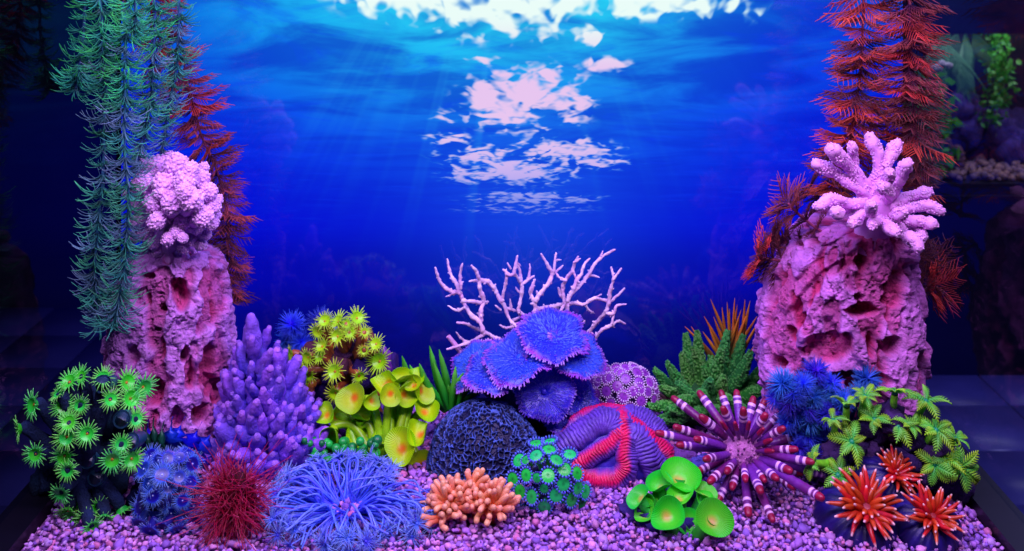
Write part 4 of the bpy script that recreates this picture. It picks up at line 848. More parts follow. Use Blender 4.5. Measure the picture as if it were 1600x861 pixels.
# ------------------------------------------------------------------ flower polyps: green dome and purple dome
def flower(seed, cd, cdm, ctip, cst, n=16):
    nr, na = 6, 40; r = np.linspace(0, 1, nr)[:, None]; a = np.linspace(0, 2*PI, na, endpoint=False)[None]
    V = np.stack([np.cos(a)*r*.78, np.sin(a)*r*.78, .08+.1*(1-r**2)*np.ones_like(a)-.05*np.exp(-(r/.2)**2)+.02*np.cos(a*n)*r], -1); mb = MB(); mb.sheet(V, mix(cdm, cd, sstep(.0, .5, r+0*a)), wrap=True)
    mb.tube([(0, 0, -1.3), (0, 0, -.6), (0, 0, -.2), (0, 0, .05), (0, 0, .08)], [.24, .28, .36, .62, .79], 16, cst, tip=None)
    rs = np.random.RandomState(seed); aa = np.arange(n)*2*PI/n; p = MB()
    o2 = np.stack([np.cos(aa), np.sin(aa), np.full(n, .12)], 1); p.tube
    for k in range(n): p.blob(o2[k]*A(.95, .95, 1)+A(0, 0, .03), (.12, .125, .17), 2, mix(ctip, cd, .05+.15*(k % 2)), rot=frame(o2[k]))
    return mb.mesh('polyp', M_flesh), [('rim_beads', p.mesh('rim_beads', M_flesh))]
fg = [flower(k, c(30, 215, 90), c(20, 150, 70), c(96, 92, 250), c(40, 200, 60)) for k in range(2)]
Z3 = [(675, 340), (750, 330), (745, 375), (675, 405), (785, 430), (860, 400), (580, 430), (620, 510), (545, 535), (740, 515), (585, 600), (650, 630), (825, 560), (905, 580), (900, 500), (785, 620), (870, 645), (945, 600), (930, 660), (720, 685), (655, 720), (590, 700), (560, 660), (830, 480), (700, 450), (680, 560), (760, 570), (820, 700), (620, 460), (850, 450), (720, 620)]
pts = [(650+x/3.586, 600+y/3.586) for x, y in Z3]; base = G(858, 802); T = thing('flower_coral', base, 'green flower polyps with blue beaded rims in a small dome', 'coral')
rs = np.random.RandomState(20); r3 = [12.5]*24+[9]*7
for k, (x, y) in enumerate(pts):
    u, v = (x-857)/62, (y-757)/62; rr = min(1, u*u+v*v); d = 1.095-.050*math.sqrt(1-rr); p = P(x, y, d)+(A(0, .012, 0) if k >= 24 else 0); upper = max(0, -v)
    n = nrm(A(u*.8, -.85+.75*upper, -v*.35+.25+.9*upper)+rs.normal(0, .12, 3)); me, sb = fg[k % 2]; r = r3[k]/F*d*rs.uniform(.9, 1.08)
    inst('polyp', me, T, p, n, (r, r, r*(1.0+upper*.9)), rs.uniform(0, 6), sb)
mb = MB()
for k in range(16): mb.blob(P(858+rs.normal(0, 18), 768+rs.normal(0, 14), 1.092), .017, 2, c(26, 22, 80), amp=.4, seed=k)
mb.build('rock_base', M_stone, T)
fp = [flower(k+5, c(150, 60, 190), c(110, 30, 150), c(226, 190, 255), c(90, 40, 140)) for k in range(2)]
base = G(972, 652); T = thing('flower_coral', base, 'purple flower polyps with pale beaded rims in a rounded dome', 'coral'); rs = np.random.RandomState(21)
cc0 = P(974, 620, 1.25); n = 46; ii = np.arange(n)+.5; ph = np.arccos(1-1.0*ii/n); th = PI*(1+5**.5)*ii
for k in range(n):
    o_ = A(math.cos(th[k])*math.sin(ph[k]), math.sin(th[k])*math.sin(ph[k]), math.cos(ph[k]))
    o_ = A(o_[0], -abs(o_[1]) if rs.rand() < .5 else o_[1], o_[2])
    if o_[1] > .5: continue
    me, sb = fp[k % 2]; r = 9.2/F*1.25*rs.uniform(.9, 1.1); p = cc0+o_*A(.041, .036, .038); inst('polyp', me, T, p, o_+A(0, -.35, .1), r, rs.uniform(0, 6), sb)
mb = MB(); mb.blob(cc0, (.036, .032, .033), 3, c(50, 24, 90), amp=.2); mb.blob(cc0-A(0, 0, .03), (.036, .03, .025), 3, c(40, 20, 80), amp=.2, seed=3); mb.build('rock_base', M_stone, T)

# ------------------------------------------------------------------ blue button polyps dome
Z4 = [(200, 450), (285, 395), (390, 410), (325, 470), (228, 525), (410, 555), (230, 655), (340, 635), (320, 295), (390, 290), (215, 280), (470, 330), (460, 440), (150, 600), (480, 590), (300, 720), (420, 660), (140, 520), (170, 360), (260, 310), (440, 260), (150, 700), (480, 690), (210, 740), (390, 735), (290, 570)]
pts = [(180+x/3.896, 640+y/3.896) for x, y in Z4]
bp = []
for k in range(3):
    rs = np.random.RandomState(110+k); nr, na = 8, 32; r = np.linspace(0, 1, nr)[:, None]; a = np.linspace(0, 2*PI, na, endpoint=False)[None]
    mb = MB(); mb.sheet(np.stack([np.cos(a)*r*.56, np.sin(a)*r*.56, -.06+.06*r**2+.02*np.cos(a*16)*r], -1), mix(mix(c(30, 50, 200), c(16, 26, 140), sstep(.1, .4, r+0*a)), c(26, 50, 200), sstep(.6, 1, r+0*a)), wrap=True)
    mb.tube([(0, 0, -1.0), (0, 0, -.5), (0, 0, -.02)], [.3, .38, .57], 14, c(20, 28, 120), tip=None)
    n = 46; aa = np.arange(n)*2*PI/n+rs.normal(0, .04, n); t = MB(); t.needles(np.stack([np.cos(aa)*.52, np.sin(aa)*.52, aa*0-.02], 1), np.stack([np.cos(aa), np.sin(aa), rs.uniform(0, .5, n)], 1), A(0, 0, -.1), rs.uniform(.4, .72, n), .034, 3, c(40, 84, 240), c(130, 172, 255), sides=4)
    m = MB(); m.blob(A(0, 0, -.04), (.07, .07, .05), 2, c(190, 206, 255))
    bp.append((mb.mesh('polyp', M_flesh), [('tentacles', t.mesh('tentacles', M_flesh)), ('mouth', m.mesh('mouth', M_flesh))]))
base = G(255, 828); T = thing('button_polyp_coral', base, 'deep blue button polyps packed in a dome beside the red tuft', 'coral')
colony(T, pts, bp, 258, 768, 62, 66, 1.085, .055, 18.5, 5, base, up=.2, face=.8)
mb = MB(); mb.blob(P(258, 775, 1.082), (.036, .034, .036), 4, c(14, 20, 90), amp=.25, fr=3); mb.blob(P(256, 815, 1.07), (.032, .03, .012), 3, c(16, 20, 80), amp=.3); mb.build('rock_base', M_stone, T)

# blue leaves behind it
base = G(262, 738); T = thing('leaf_plant', base, 'royal blue jagged leaves with dark green blades at the lavender rock foot', 'plant')
def jag(p0, p1, w, cc, bow=0.0, teeth=5):
    p0, p1 = np.asarray(p0), np.asarray(p1); v = p1-p0; L = np.linalg.norm(v); s = nrm(np.cross(v, A(0, 1, .1))); t = np.linspace(0, 1, 2*teeth+2); ww = w*np.sin(np.clip(t*1.15+.12, 0, 1)*PI)**.7*(1+.35*((np.arange(len(t)) % 2)*2-1)); ww[-1] = w*.03
    ctr = p0+v*t[:, None]+A(bow, -.012, 0)*np.sin(t*PI)[:, None]; fy = A(0, -.002, 0); V = np.stack([ctr-s*ww[:, None]+A(0, .003, 0), ctr+fy, ctr+s*ww[:, None]+A(0, .003, 0), ctr+A(0, .0012, 0)], 1); mb = MB(); mb.sheet(V, cc, wrap=True); return mb
for k, (a, b, w, cc) in enumerate((((240, 705), (212, 674), .010, c(20, 40, 220)), ((248, 705), (235, 668), .009, c(16, 30, 200)), ((270, 700), (285, 664), .010, c(20, 50, 245)), ((275, 705), (268, 664), .008, c(20, 40, 235)), ((292, 708), (308, 672), .009, c(20, 40, 235)), ((300, 712), (328, 680), .009, c(24, 50, 245)), ((300, 718), (325, 722), .008, c(16, 30, 190)), ((235, 705), (222, 690), .008, c(16, 30, 180)))):
    jag(P(*a, 1.115), P(b[0]+(b[0]-262)*.15, b[1]-12, 1.095+.006*(k % 3)), w*1.35, cc).build('leaf', M_leaf, T)
for a, b in (((250, 706), (222, 668)), ((252, 706), (240, 662)), ((256, 706), (256, 668)), ((246, 706), (228, 676))): jag(P(*a, 1.105), P(b[0], b[1]-10, 1.09), .0055, c(20, 86, 66), teeth=2).build('blade', M_leaf, T)

# ------------------------------------------------------------------ red tuft
base = G(366, 842); T = thing('tuft_anemone', base, 'dark crimson tuft of wiry strands beside the blue anemone', 'anemone')
rs = np.random.RandomState(22); n = 850; ctr = A((366-800)/F*1.03, 1.032, .034); o_ = nrm(rs.normal(size=(n, 3))*A(1, .9, 1)); o_[:, 1] = np.where(rs.rand(n) < .7, -np.abs(o_[:, 1]), o_[:, 1])
mb = MB(); mb.needles(ctr+o_*A(.016, .014, .018), o_+rs.normal(0, .35, (n, 3)), rs.normal(0, .5, (n, 3))+A(0, 0, -.1), rs.uniform(.016, .030, n), rs.uniform(.0004, .0008, n), 8, mix(c(90, 1, 8), c(150, 2, 16), rs.rand(n)), mix(c(196, 4, 22), c(236, 70, 100), rs.rand(n)**5), taper=.7); mb.build('strands', M_flesh, T, kind='stuff')
mb = MB(); mb.blob(ctr, (.022, .018, .026), 3, c(70, 6, 26), amp=.3); mb.build('body', M_stone, T)

# ------------------------------------------------------------------ big blue anemone in front
base = G(540, 798); T = thing('star_tipped_anemone', base, 'large blue anemone with arching stalks and starry tips on the front gravel', 'anemone')
st = []
for k in range(4):
    rs = np.random.RandomState(130+k); n = 22; aa = np.arange(n)*2*PI/n+rs.normal(0, .1, n); mb = MB()
    mb.needles(np.stack([np.cos(aa), np.sin(aa), aa*0], 1)*.08, np.stack([np.cos(aa), np.sin(aa), rs.uniform(.25, 1.1, n)], 1), np.stack([np.cos(aa)*.2, np.sin(aa)*.2, aa*0-.25], 1), rs.uniform(.75, 1.1, n), .050, 4, c(64, 92, 250), c(140, 170, 255), sides=3); mb.blob(A(0, 0, 0), .13, 2, c(70, 90, 250)); st.append(mb.mesh('tip_star', M_flesh))
rs = np.random.RandomState(23); n = 290
for k in range(n):
    a = k*2.39996+rs.normal(0, .1); q = .38+.62*((k*.618) % 1.0)**.7; o_ = A(math.cos(a), -math.sin(a), 0); front = max(0, math.sin(a)); rad = .099*q*rs.uniform(.85, 1.08)
    s0 = base+o_*rs.uniform(.008, .026)+A(0, 0, .004); e = base+o_*rad+A(0, 0, rs.uniform(.006, .020)+.022*(1-q)+.002*max(0, -math.sin(a)))
    md = base+o_*(.012+rad*.52)+A(rs.normal(0, .010), rs.normal(0, .008), rs.uniform(.008, .034)-.004*front); p = path([s0, md, e], 18); mb = MB()
    mb.tube(p, np.linspace(.0012, .0009, 18)*rs.uniform(.85, 1.2), 7, mix(c(70, 96, 250), c(130, 150, 255), np.linspace(0, .9, 18)*rs.uniform(.4, 1)), tip=None); o = mb.build('stalk', M_flesh, T)
    tg = nrm(p[-1]-p[-3])
    if k % 7 < 2: put('tip_star', st[k % 4], o, p[-1]-wloc(T), frame(tg*.8+A(0, -.45, .5)+rs.normal(0, .25, 3), rs.uniform(0, 6)), rs.uniform(.0105, .0150))
mb = MB()
for k in range(30):
    a = k*.7; mb.blob(base+A(math.cos(a)*.026*(k % 3)/2, -math.sin(a)*.022*(k % 3)/2, .003), rs.uniform(.003, .006), 2, mix(c(120, 70, 200), c(214, 140, 226), rs.rand()), amp=.3, seed=k)
mb.build('foot', M_branch, T)

# green bubble coral behind
base = G(520, 734); T = thing('bubble_coral', base, 'emerald green beaded coral half hidden behind the blue anemone', 'coral'); rs = np.random.RandomState(24)
mb = MB(); nb = 110; q = np.stack([rs.uniform(474, 590, nb), rs.uniform(688, 738, nb)], 1); 
mb.blobs(np.array([P(x, y, 1.150+rs.uniform(-.012, .02)) for x, y in q]), rs.uniform(.0035, .0062, nb), 2, mix(c(14, 110, 60), c(36, 200, 90), rs.rand(nb))); mb.build('beads', M_flesh, T, kind='stuff')
mb = MB(); mb.blob(P(528, 728, 1.17), (.042, .02, .022), 3, c(10, 60, 50), amp=.3); mb.build('body', M_stone, T)

# ------------------------------------------------------------------ cups and caps
def cap_proto(seed, c_rim, c_mid, c_ctr, fold_=0.35, cup=.35, ridges=52, und=None):
    rs = np.random.RandomState(seed); nr, na = 18, 288; r = np.linspace(0, 1, nr)[:, None]; a = np.linspace(0, 2*PI, na, endpoint=False)[None]
    lob = 1+.06*np.cos(a*2+seed)+.05*np.cos(a*3+seed*2); z = cup*r**2+.08*np.sin(a*2+seed)*r**2+.07*np.sin(a*3+seed*1.7)*r**2+.014*np.sin(a*ridges)*sstep(.2, .5, r)
    x_ = np.cos(a)*r*lob; B_ = max(fold_, .05)*2.0; V = np.stack([np.sin(x_*B_)/B_, np.sin(a)*r*lob, z+(1-np.cos(x_*B_))/B_], -1)
    off = np.sqrt((V[..., 0]+.1)**2+(V[..., 1]+.12)**2)
    C = mix(c_ctr, c_mid, sstep(.06, .46, off)); C = mix(C, c_rim, sstep(.45, 1.0, r+0*a)); C = C*(1-.14*(.5+.5*np.sin(a*ridges))*sstep(.25, .6, r))[..., None]
    nn = nrm(np.cross(np.gradient(V, axis=0), np.gradient(V, axis=1))); nn = np.where(nn[..., 2:3] < 0, -nn, nn); nn[0] = A(0, 0, 1)
    th = .045; W2 = V-nn*th*(1-.55*r)[..., None]
    mb = MB(); mb.sheet(V, C, wrap=True); mb.sheet(W2[::-1], (und if und is not None else c_rim*.8)*np.ones_like(C), wrap=True); e = np.stack([V[-1], V[-1]*A(1.012, 1.012, 1)-A(0, 0, .012), W2[-1]], 0); mb.sheet(e, c_rim*1.05, wrap=True)
    return mb.mesh('cap', M_cap)
yc = [cap_proto(k, c(166, 246, 6), c(196, 248, 10), c(250, 130, 20), fold_=.12+.34*(k % 3), cup=.30) for k in range(6)]
CAPS = [(335, 470, 62, (-.45, .25)), (432, 478, 40, (.62, -.1)), (378, 556, 38, (0, .8)), (208, 540, 46, (-.6, .25)), (272, 548, 50, (.55, -.1)), (240, 645, 60, (-.35, -.75)), (372, 636, 56, (.25, .2)), (480, 652, 38, (.1, .35)), (505, 410, 66, (-.25, .45)), (522, 455, 44, (.1, .0)), (602, 448, 52, (.35, -.1)), (645, 365, 42, (.2, .75)), (682, 430, 52, (.6, .2)),
        (695, 520, 56, (.15, .55)), (658, 640, 60, (-.15, .62)), (575, 695, 72, (-.45, .1)), (672, 800, 62, (.1, .15)), (580, 370, 46, (-.2, .75)), (385, 720, 40, (.5, -.45)), (630, 400, 36, (-.3, .3))]
base = G(600, 738); T = thing('mushroom_coral', base, 'yellow green coral of wavy caps with orange centres on long stalks', 'coral'); rs = np.random.RandomState(26)
for k, (x, y, r, (nx, nz)) in enumerate(CAPS):
    X_, Y_ = 440+x/3.075, 470+y/3.075; d = 1.150+.03*((470+800/3.075-Y_)/140.0)+rs.uniform(-.012, .012); p = P(X_, Y_, d); n = VN(p, nx, nz); rr = 1.17*r/3.075/F*d
    inst('cap', yc[k % 6], T, p-n*rr*.25, n, rr, rs.uniform(0, 6.28))
    rt = base+A((X_-600)*.00022+rs.normal(0, .004), rs.uniform(0, .03), 0); q = p-n*rr*.285; mb = MB(); mb.tube(path([rt, rt*.45+q*.55+A(0, .012, .014)-n*.004, q-n*.008, q], 20), np.interp(np.linspace(0, 1, 20), [0, .8, 1], [.0052, .0042, .0062]), 12, mix(c(130, 190, 16), c(176, 238, 24), np.linspace(0, 1, 20)), tip=None); mb.build('stalk', M_flesh, T)
gcup = [cap_proto(20+k, c(36, 238, 40), c(90, 236, 50), c(214, 180, 80), fold_=.1+.28*(k % 2), cup=.42, ridges=56) for k in range(5)]
CUP = [(520, 262, 150, (.1, .62), .02), (355, 338, 108, (-.1, .78), .012), (185, 440, 100, (-.55, .6), .0), (520, 428, 106, (.0, .72), .0), (240, 548, 92, (-.4, .45), -.008), (385, 452, 84, (-.1, .6), .004), (425, 586, 132, (-.12, .30), -.030), (715, 392, 92, (.35, .75), .006), (705, 455, 76, (.2, .7), .0), (592, 645, 104, (.15, .2), -.02), (782, 602, 142, (.18, .18), -.042), (270, 470, 60, (-.7, .2), .0)]
base = G(1060, 835); T = thing('cup_coral', base, 'neon green cup coral cluster on a dark blue foot in the front gravel', 'coral'); rs = np.random.RandomState(27)
for k, (x, y, r, (nx, nz), dy) in enumerate(CUP):
    d = 1.045+dy; p = P(960+x/5.035, 690+y/5.035, d); n = VN(p, nx, nz); rr = r/5.035/F*d
    inst('cap', gcup[k % 5], T, p-n*rr*.3, n, rr, k*1.9)
    q = p-n*rr*.335; rt = base+A((q[0]-base[0])*.55, .012+(q[1]-1.045)*.6, .004); mb = MB(); mb.tube(path([rt, (rt+q)/2-n*.002, q], 10), np.linspace(.007, .006, 10), 10, c(40, 170, 50), tip=None); mb.build('stalk', M_flesh, T)
mb = MB()
for x, y, r in ((1010, 815, .016), (1030, 828, .016), (1052, 832, .014), (1075, 828, .014), (1096, 822, .012), (992, 806, .012), (1040, 805, .02), (1070, 800, .02)): mb.blob(G(x, y+4)+A(0, .008, .006), (r*1.2, r, r*.75), 3, mix(c(20, 26, 110), c(90, 60, 150), .25*((x*7) % 3)), amp=.4, fr=2, seed=x)
mb.build('foot', M_stone, T)

# ------------------------------------------------------------------ orange finger coral
base = G(735, 822); T = thing('finger_coral', base, 'orange peach coral with club shaped fingers sitting on the gravel', 'coral'); rs = np.random.RandomState(28)
fo = []
for k in range(5):
    m = MB(); pv = path([(0, 0, 0), (.10*math.sin(k*1.9), .1*math.cos(k), .5), (.02, 0, 1)], 10); t = np.linspace(0, 1, 10); m.tube(pv, np.interp(t, [0, .5, .85, 1], [.13, .12, .15, .135]), 12, mix(c(244, 122, 70), c(255, 164, 132), t), rough=.08, seed=k); fo.append(m.mesh('finger', M_flesh))
for mx, my, rx, ry, n, dd in ((705, 790, 30, 24, 54, 1.050), (765, 792, 30, 22, 54, 1.050), (735, 775, 26, 20, 36, 1.058), (688, 812, 12, 10, 12, 1.035)):
    cc0 = P(mx, my, dd)
    for k in range(n):
        t = (k+.5)/n; ph = math.acos(1-1.15*t); a = k*2.39996; o_ = A(math.sin(ph)*math.cos(a), math.sin(ph)*math.sin(a), math.cos(ph))
        if o_[1] > .65: continue
        L = .017*rs.uniform(.8, 1.25); s0 = cc0+o_*A(rx, rx*.8, ry)/F*dd*.55
        inst('finger', fo[k % 5], T, s0, o_+rs.normal(0, .18, 3)+A(0, -.1, .12), (.021, .021, L), rs.uniform(0, 6))
mb = MB()
for mx, my, r in ((705, 795, .016), (765, 797, .016), (735, 782, .014)): mb.blob(P(mx, my, 1.055), (r*1.1, r*.9, r*.8), 3, c(210, 96, 60), amp=.2)
mb.build('body', M_flesh, T)

# ------------------------------------------------------------------ pencil urchin
ctr = P(1160, 705, 1.115); base = A(ctr[0], ctr[1], 0)
T = thing('pencil_urchin', base, 'purple pencil urchin with white banded red tipped spines', 'sea urchin'); rs = np.random.RandomState(29)
rb = .0275; mb = MB(); mb.blob(ctr, (rb, rb, rb*.9), 4, c(206, 120, 206), amp=.05, fr=5); nb = 420; q = nrm(rs.normal(size=(nb, 3))); mb.blobs(ctr+q*A(rb, rb, rb*.9), rs.uniform(.0010, .0022, nb), 1, mix(c(226, 150, 226), c(180, 80, 170), rs.rand(nb))); mb.build('body', M_branch, T)
n = 90; q = nrm(rs.normal(size=(n, 3))); q[:, 1] = -np.abs(q[:, 1]); mb = MB(); mb.needles(ctr+q*rb*.95, q, 0, rs.uniform(.004, .0075, n), .0013, 2, c(120, 40, 130), c(90, 20, 100), sides=5, taper=.5); mb.build('small_spines', M_spine, T, kind='stuff')
TIPS = [(160, 122, 1), (312, 92, 1), (438, 88, 1), (528, 88, 1), (625, 125, 1), (692, 138, 1), (790, 205, 1), (325, 232, 0), (450, 182, 0), (568, 188, 0), (695, 222, 0), (800, 298, 0), (890, 342, 1), (872, 420, 0), (968, 494, 0), (1055, 572, 1), (838, 545, -1), (1022, 702, -1), (862, 642, -1), (172, 290, 0), (68, 325, 0), (190, 395, -1), (292, 360, -1), (345, 478, -1), (470, 552, -2), (372, 608, -1), (502, 645, -2), (580, 600, -2), (668, 665, -1), (690, 600, -2), (597, 798, -1), (738, 832, -1), (300, 550, 0), (420, 720, 0), (518, 265, -2), (602, 262, -2), (440, 262, -2), (683, 300, -2), (730, 365, -2), (740, 430, -2), (760, 590, -1), (900, 560, 1), (640, 780, 1)]
wh, rt_, pu, pd = c(236, 180, 244), c(150, 12, 62), c(112, 40, 160), c(108, 18, 84)
for k, (zx, zy, kd) in enumerate(TIPS):
    px, py = 1010+zx/3.745, 590+zy/3.745; flat = P(px, py, ctr[1]); pl = np.linalg.norm(flat-ctr)
    L = {1: pl*1.04, 0: max(pl*1.10, .062), -1: max(pl*1.14, .070), -2: max(pl*1.15, .056)}[kd]
    ray = nrm(flat-A(0, 0, H)); b = np.dot(ctr-A(0, 0, H), ray); dist2 = np.dot(ctr-A(0, 0, H), ctr-A(0, 0, H))-b*b; h = math.sqrt(max(0, L*L-dist2)); tip = A(0, 0, H)+ray*(b-h if kd <= 0 else b+h*.6)
    if tip[2] < .006: tip = tip+A(0, 0, .006-tip[2])
    v = nrm(tip-ctr); p0 = ctr+v*rb*.9; Lr = np.linalg.norm(tip-p0); n = 60; t = np.linspace(0, 1, n); p = p0+(tip-p0)*t[:, None]; mm = (1-t)*Lr
    R = np.interp(t, [0, .06, .25, .8, 1], [.0030, .0034, .0044, .0047, .0036])*(.62 if kd == -2 and k > 33 else 1)*rs.uniform(.9, 1.08)*min(1, .6+Lr/.1)*(1+.02*np.sin(t*60))
    C = mix(pu, pd, np.clip(.3+.5*np.sin(t*3+k)+.2*noise(p*90), 0, 1)); s = rs.uniform(.85, 1.15)
    for lo_, hi_ in ((.0052*s, .0078*s), (.0112*s, .0145*s)): C = np.where(((mm > lo_) & (mm < hi_))[:, None], wh, C)
    if k > 33 and kd == -2: C = np.where((mm < .012)[:, None], rt_, mix(pu, pd, .5)*np.ones((n, 1)))
    C = np.where((mm < .0048*s)[:, None], rt_, C)
    mb = MB(); mb.tube(p, R, 14, C, rough=.05, seed=k); mb.build('spine', M_spine, T)

# ------------------------------------------------------------------ blue feather plumes
plm = []
for k in range(3):
    rs = np.random.RandomState(140+k); mb = MB(); n = 260; a = rs.uniform(0, 6.28, n); z = rs.uniform(-.6, .1, n); el = np.where(z > -.05, rs.uniform(.3, 1.6, n), rs.uniform(.3, .9, n))
    mb.needles(np.stack([np.cos(a)*.06, np.sin(a)*.06, z], 1), np.stack([np.cos(a), np.sin(a), el], 1), A(0, 0, -.15), rs.uniform(.55, .95, n), .034, 4, c(16, 40, 250), c(72, 124, 255), sides=3); plm.append(mb.mesh('plume', M_weed))
def plumes(T, spec, d, root, rs):
    for k, (x, y, nx, nz, r) in enumerate(spec):
        p = P(x, y, d+rs.uniform(-.012, .012)); n = nrm(A(nx, -.5, nz)); inst('plume', plm[k % 3], T, p, n, 1.22*r/F*d, rs.uniform(0, 6))
        mb = MB(); q = p-n*.004; rt = root+A((p[0]-root[0])*.45, 0, 0); mb.tube(path([rt, (rt+q)/2+A(0, 0, -.006), q], 10), .0022, 7, c(16, 30, 170), tip=None); mb.build('stalk', M_leaf, T)
base = G(1275, 728); T = thing('feather_coral', base, 'vivid blue feathery plumes at the foot of the pink rock', 'coral')
plumes(T, [(1222, 600, -.8, .5, 27), (1242, 640, -.3, .3, 28), (1275, 580, 0, 1, 24), (1285, 612, .1, .6, 22), (1300, 598, .3, 1, 20), (1300, 645, .2, .4, 22), (1265, 655, 0, .2, 26), (1355, 592, .4, 1, 27), (1345, 615, .1, .8, 22), (1240, 615, -.5, .8, 24), (1262, 680, 0, .1, 24), (1285, 690, .1, .1, 22), (1250, 672, -.3, 0, 22), (1270, 620, -.1, .8, 24), (1320, 625, .2, .8, 20), (1280, 665, 0, .3, 22), (1230, 660, -.5, .2, 20), (1275, 712, 0, 0, 20), (1255, 600, -.2, 1, 22), (1305, 615, .2, .7, 20), (1232, 630, -.6, .5, 22), (1290, 650, .2, .2, 22), (1262, 640, 0, .4, 22), (1300, 670, .3, .1, 20), (1250, 700, -.2, 0, 18), (1212, 622, -.8, .3, 20)], 1.105, base, np.random.RandomState(30))
base = G(465, 652); T = thing('feather_coral', base, 'blue feathery plumes behind the violet cone coral', 'coral')
plumes(T, [(456, 508, -.1, .6, 24), (448, 530, -.5, .3, 20), (470, 535, .3, .4, 22), (455, 555, -.1, .2, 22), (478, 560, .3, .2, 20), (500, 500, .1, .8, 22), (465, 580, 0, 0, 20), (440, 560, -.4, .1, 18), (512, 510, .2, .8, 18)], 1.27, base, np.random.RandomState(31))

# ------------------------------------------------------------------ palm polyps on a dark rock
base = G(1405, 768); T = thing('palm_polyp_coral', base, 'lime green palm shaped polyps on a dark violet rock', 'coral'); rs = np.random.RandomState(32)
mb = MB()
for k in range(46):
    t = rs.rand(); x = 1300+t*205; top = np.interp(x, [1290, 1330, 1400, 1450, 1510], [700, 655, 650, 670, 740]); y = top+rs.rand()*max(8, 768-top); mb.blob(P(x, y, 1.105+rs.uniform(-.02, .015)), rs.uniform(.012, .02), 3, mix(c(40, 24, 92), c(96, 60, 130), rs.rand()), amp=.5, fr=1.9, seed=k)
mb.build('rock_base', M_stone, T)
def palm_leaf(seed, cc0, cc1):
    nt = 9; mb = MB(); t = np.linspace(0, 1, nt+1); ctr = np.stack([t, 0*t, .22*np.sin(t*2.2)-.35*t*t], 1); w = .14*np.sin(np.clip(t*.9+.12, 0, 1)*PI)**.75
    V = np.stack([ctr+np.stack([0*t, w*.42*s_, .04*abs(s_)+0*t], 1) for s_ in (-1, 0, 1)], 1); mb.sheet(V, np.repeat(mix(cc0, cc1, t)[:, None], 3, 1))
    V2 = V[::-1]-A(0, 0, .022); mb.sheet(V2, np.repeat(mix(cc0, cc1, t[::-1])[:, None]*.8, 3, 1))
    for s_ in (-1, 1):
        b = ctr[:-1]*.5+ctr[1:]*.5+np.stack([0*t[1:], w[1:]*.36*s_, .03+0*t[1:]], 1); mb.needles(b, np.tile(A(.55, s_*.8, .05), (nt, 1)), A(.1, 0, -.1), w[1:]*1.5+.04, .048, 2, mix(cc0, cc1, t[1:]), cc1, sides=4, taper=.75)
    return mb.mesh('leaf', M_leaf)
lf = [palm_leaf(0, c(60, 215, 80), c(184, 255, 50)), palm_leaf(1, c(60, 205, 100), c(150, 255, 70))]
hubm = MB(); hubm.blob(A(0, 0, 0), (.16, .16, .12), 2, c(20, 150, 110), amp=.2); hub = hubm.mesh('polyp', M_flesh)
PAL = [(520, 288, 0, .95, 22, (512, 395)), (438, 378, -.2, .9, 22, (446, 462)), (632, 232, .2, .75, 24, (612, 348)), (815, 210, 0, .95, 28, (795, 330)), (1005, 262, .3, .8, 30, (942, 372)), (690, 372, -.1, .6, 25, (700, 440)), (835, 415, .35, .7, 32, (735, 485)), (552, 510, 0, .1, 30, (560, 540)), (1065, 440, .25, .7, 30, (970, 545)), (1185, 490, .6, .6, 24, (1140, 560)), (1060, 648, -.1, .15, 30, (1080, 690)), (1210, 665, .45, -.1, 34, (1130, 640)), (318, 638, -.75, .3, 24, (430, 630)), (468, 716, .05, .2, 30, (490, 740)), (1130, 620, .1, .5, 26, (1120, 680)), (905, 410, .4, .6, 24, (850, 470))]
for k, (x, y, nx, nz, r, (sx, sy)) in enumerate(PAL):
    d = 1.075-.012*((y-200)/500) if k not in (4,) else 1.085; p = P(1190+x/3.914, 560+y/3.914, d); n = VN(p, nx, nz); rr = r/F*d
    o = inst('polyp', hub, T, p, n, rr, rs.uniform(0, 6))
    nl = 6+k % 3
    for j in range(nl):
        a = j*2*PI/nl+rs.normal(0, .16); e = rs.uniform(-.35, .55); Rm = np.array(Matrix.Rotation(a, 3, 'Z')@Matrix.Rotation(-e, 3, 'Y')@Matrix.Rotation(rs.normal(0, .25), 3, 'X')); put('leaf', lf[j % 2], o, (math.cos(a)*.1, math.sin(a)*.1, .02), Rm, rs.uniform(.72, 1.2))
    q = P(1190+sx/3.914, 560+sy/3.914, d+.018); mb = MB(); mb.tube(path([q, (q+p)/2-n*.003, p-n*.001], 12), np.linspace(.0042, .0034, 12), 10, mix(c(90, 190, 40), c(130, 230, 50), np.linspace(0, 1, 12)), tip=None); mb.build('stalk', M_flesh, T)

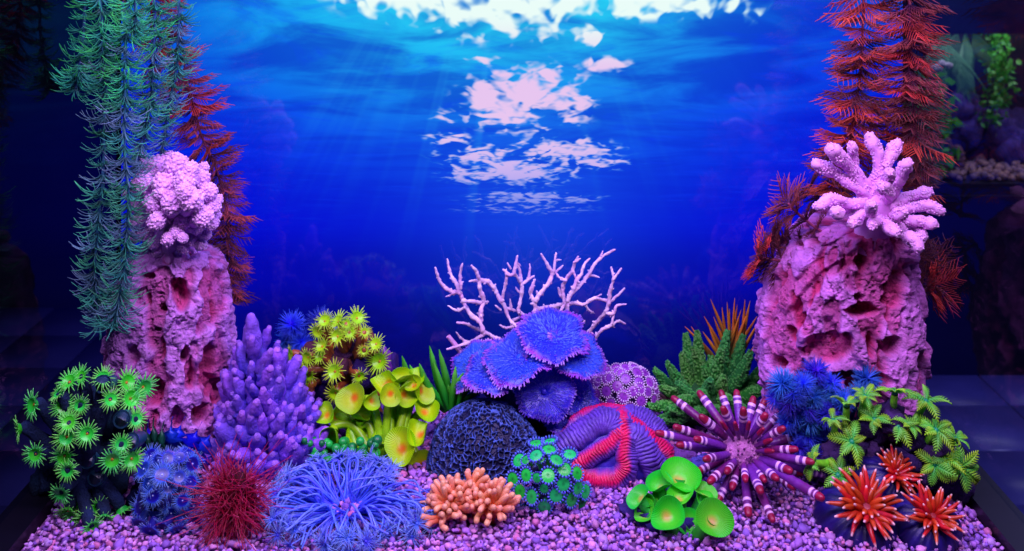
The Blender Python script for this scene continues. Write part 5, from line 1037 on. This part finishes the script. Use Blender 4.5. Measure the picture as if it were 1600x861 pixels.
# ------------------------------------------------------------------ fire red anemones
def fire(px, py, rt, n_, tilt, seed, label, d, front_drop):
    rs = np.random.RandomState(seed); p = P(px, py, d); base = A(p[0], p[1], 0); T = thing('tube_anemone', base, label, 'anemone', 'red anemones with dark blue bodies')
    nv = nrm(A(*tilt)); Rm = frame(nv, .3); r = rt/F*d
    nr, na = 16, 96; s = np.linspace(0, 1, nr)[:, None]; a = np.linspace(0, 2*PI, na, endpoint=False)[None]
    lob = 1+.06*np.sin(a*3+seed)+.05*np.abs(np.sin(a*14))
    u_ = s*2.3; rad = (.24+.86*np.sin(u_*.80)**.9)*lob; z = -.08-.60*(1-np.cos(u_))+.035*np.abs(np.sin(a*14))*np.sin(u_)
    V = np.stack([np.cos(a)*rad, np.sin(a)*rad, z*np.ones_like(a)], -1)*r; V = V@Rm.T+p; V[..., 2] = np.maximum(V[..., 2], .001)
    mb = MB(); mb.sheet(V, mix(c(34, 16, 120), c(22, 14, 84), .5+.5*np.sin(a*14)*np.ones_like(s)), wrap=True); mb.build('column', M_lobe, T)
    mb = MB(); mb.blob(p-nv*r*.06, (r*.34, r*.34, r*.10), 3, c(150, 20, 34), rot=Rm); mb.blob(p-nv*r*.01, (r*.14, r*.14, r*.03), 3, c(206, 110, 170), rot=Rm, amp=.25, fr=4); mb.build('mouth', M_flesh, T)
    for ring, (rr, el, L, m) in enumerate(((.16, 1.7, .50, n_//4), (.25, 1.0, .70, n_//2), (.32, .50, .76, n_-n_//4-n_//2+4))):
        for k in range(m):
            aa = k*2*PI/m+ring*.4+rs.normal(0, .08); o_ = A(math.cos(aa), math.sin(aa), 0); dv = nrm(o_+A(0, 0, el+rs.normal(0, .12))); bn = A(0, 0, -.20+rs.normal(0, .12))+A(-math.sin(aa), math.cos(aa), 0)*rs.normal(0, .15); l = r*L*rs.uniform(.85, 1.1)
            t = np.linspace(0, 1, 9); q = o_*rr*r+(dv*t[:, None]+bn*(t**2)[:, None])*l; q = q@Rm.T+p; C = mix(c(170, 8, 10), c(208, 62, 34), sstep(.1, .9, t)); C[-1] = c(245, 190, 200); mb = MB()
            mb.tube(q, r*.074*np.interp(t, [0, .35, .9, 1], [1.25, 1.15, .58, .36]), 8, C); mb.build('tentacle', M_flesh, T)
fire(1354, 792, 60, 42, (0, -.55, .83), 51, 'largest red tentacled anemone, on dark blue body at the front gravel', 1.02, 0)
fire(1458, 806, 48, 34, (.05, -.55, .83), 52, 'red tentacled anemone nearest the black rim corner', 1.008, 0)
fire(1402, 740, 42, 40, (.40, -.45, .80), 53, 'smallest red anemone, tilted, just below the palm polyps', 1.055, 0)

# the lobe of dark fleshy body under the tilted anemone
bpy.context.view_layer.update()
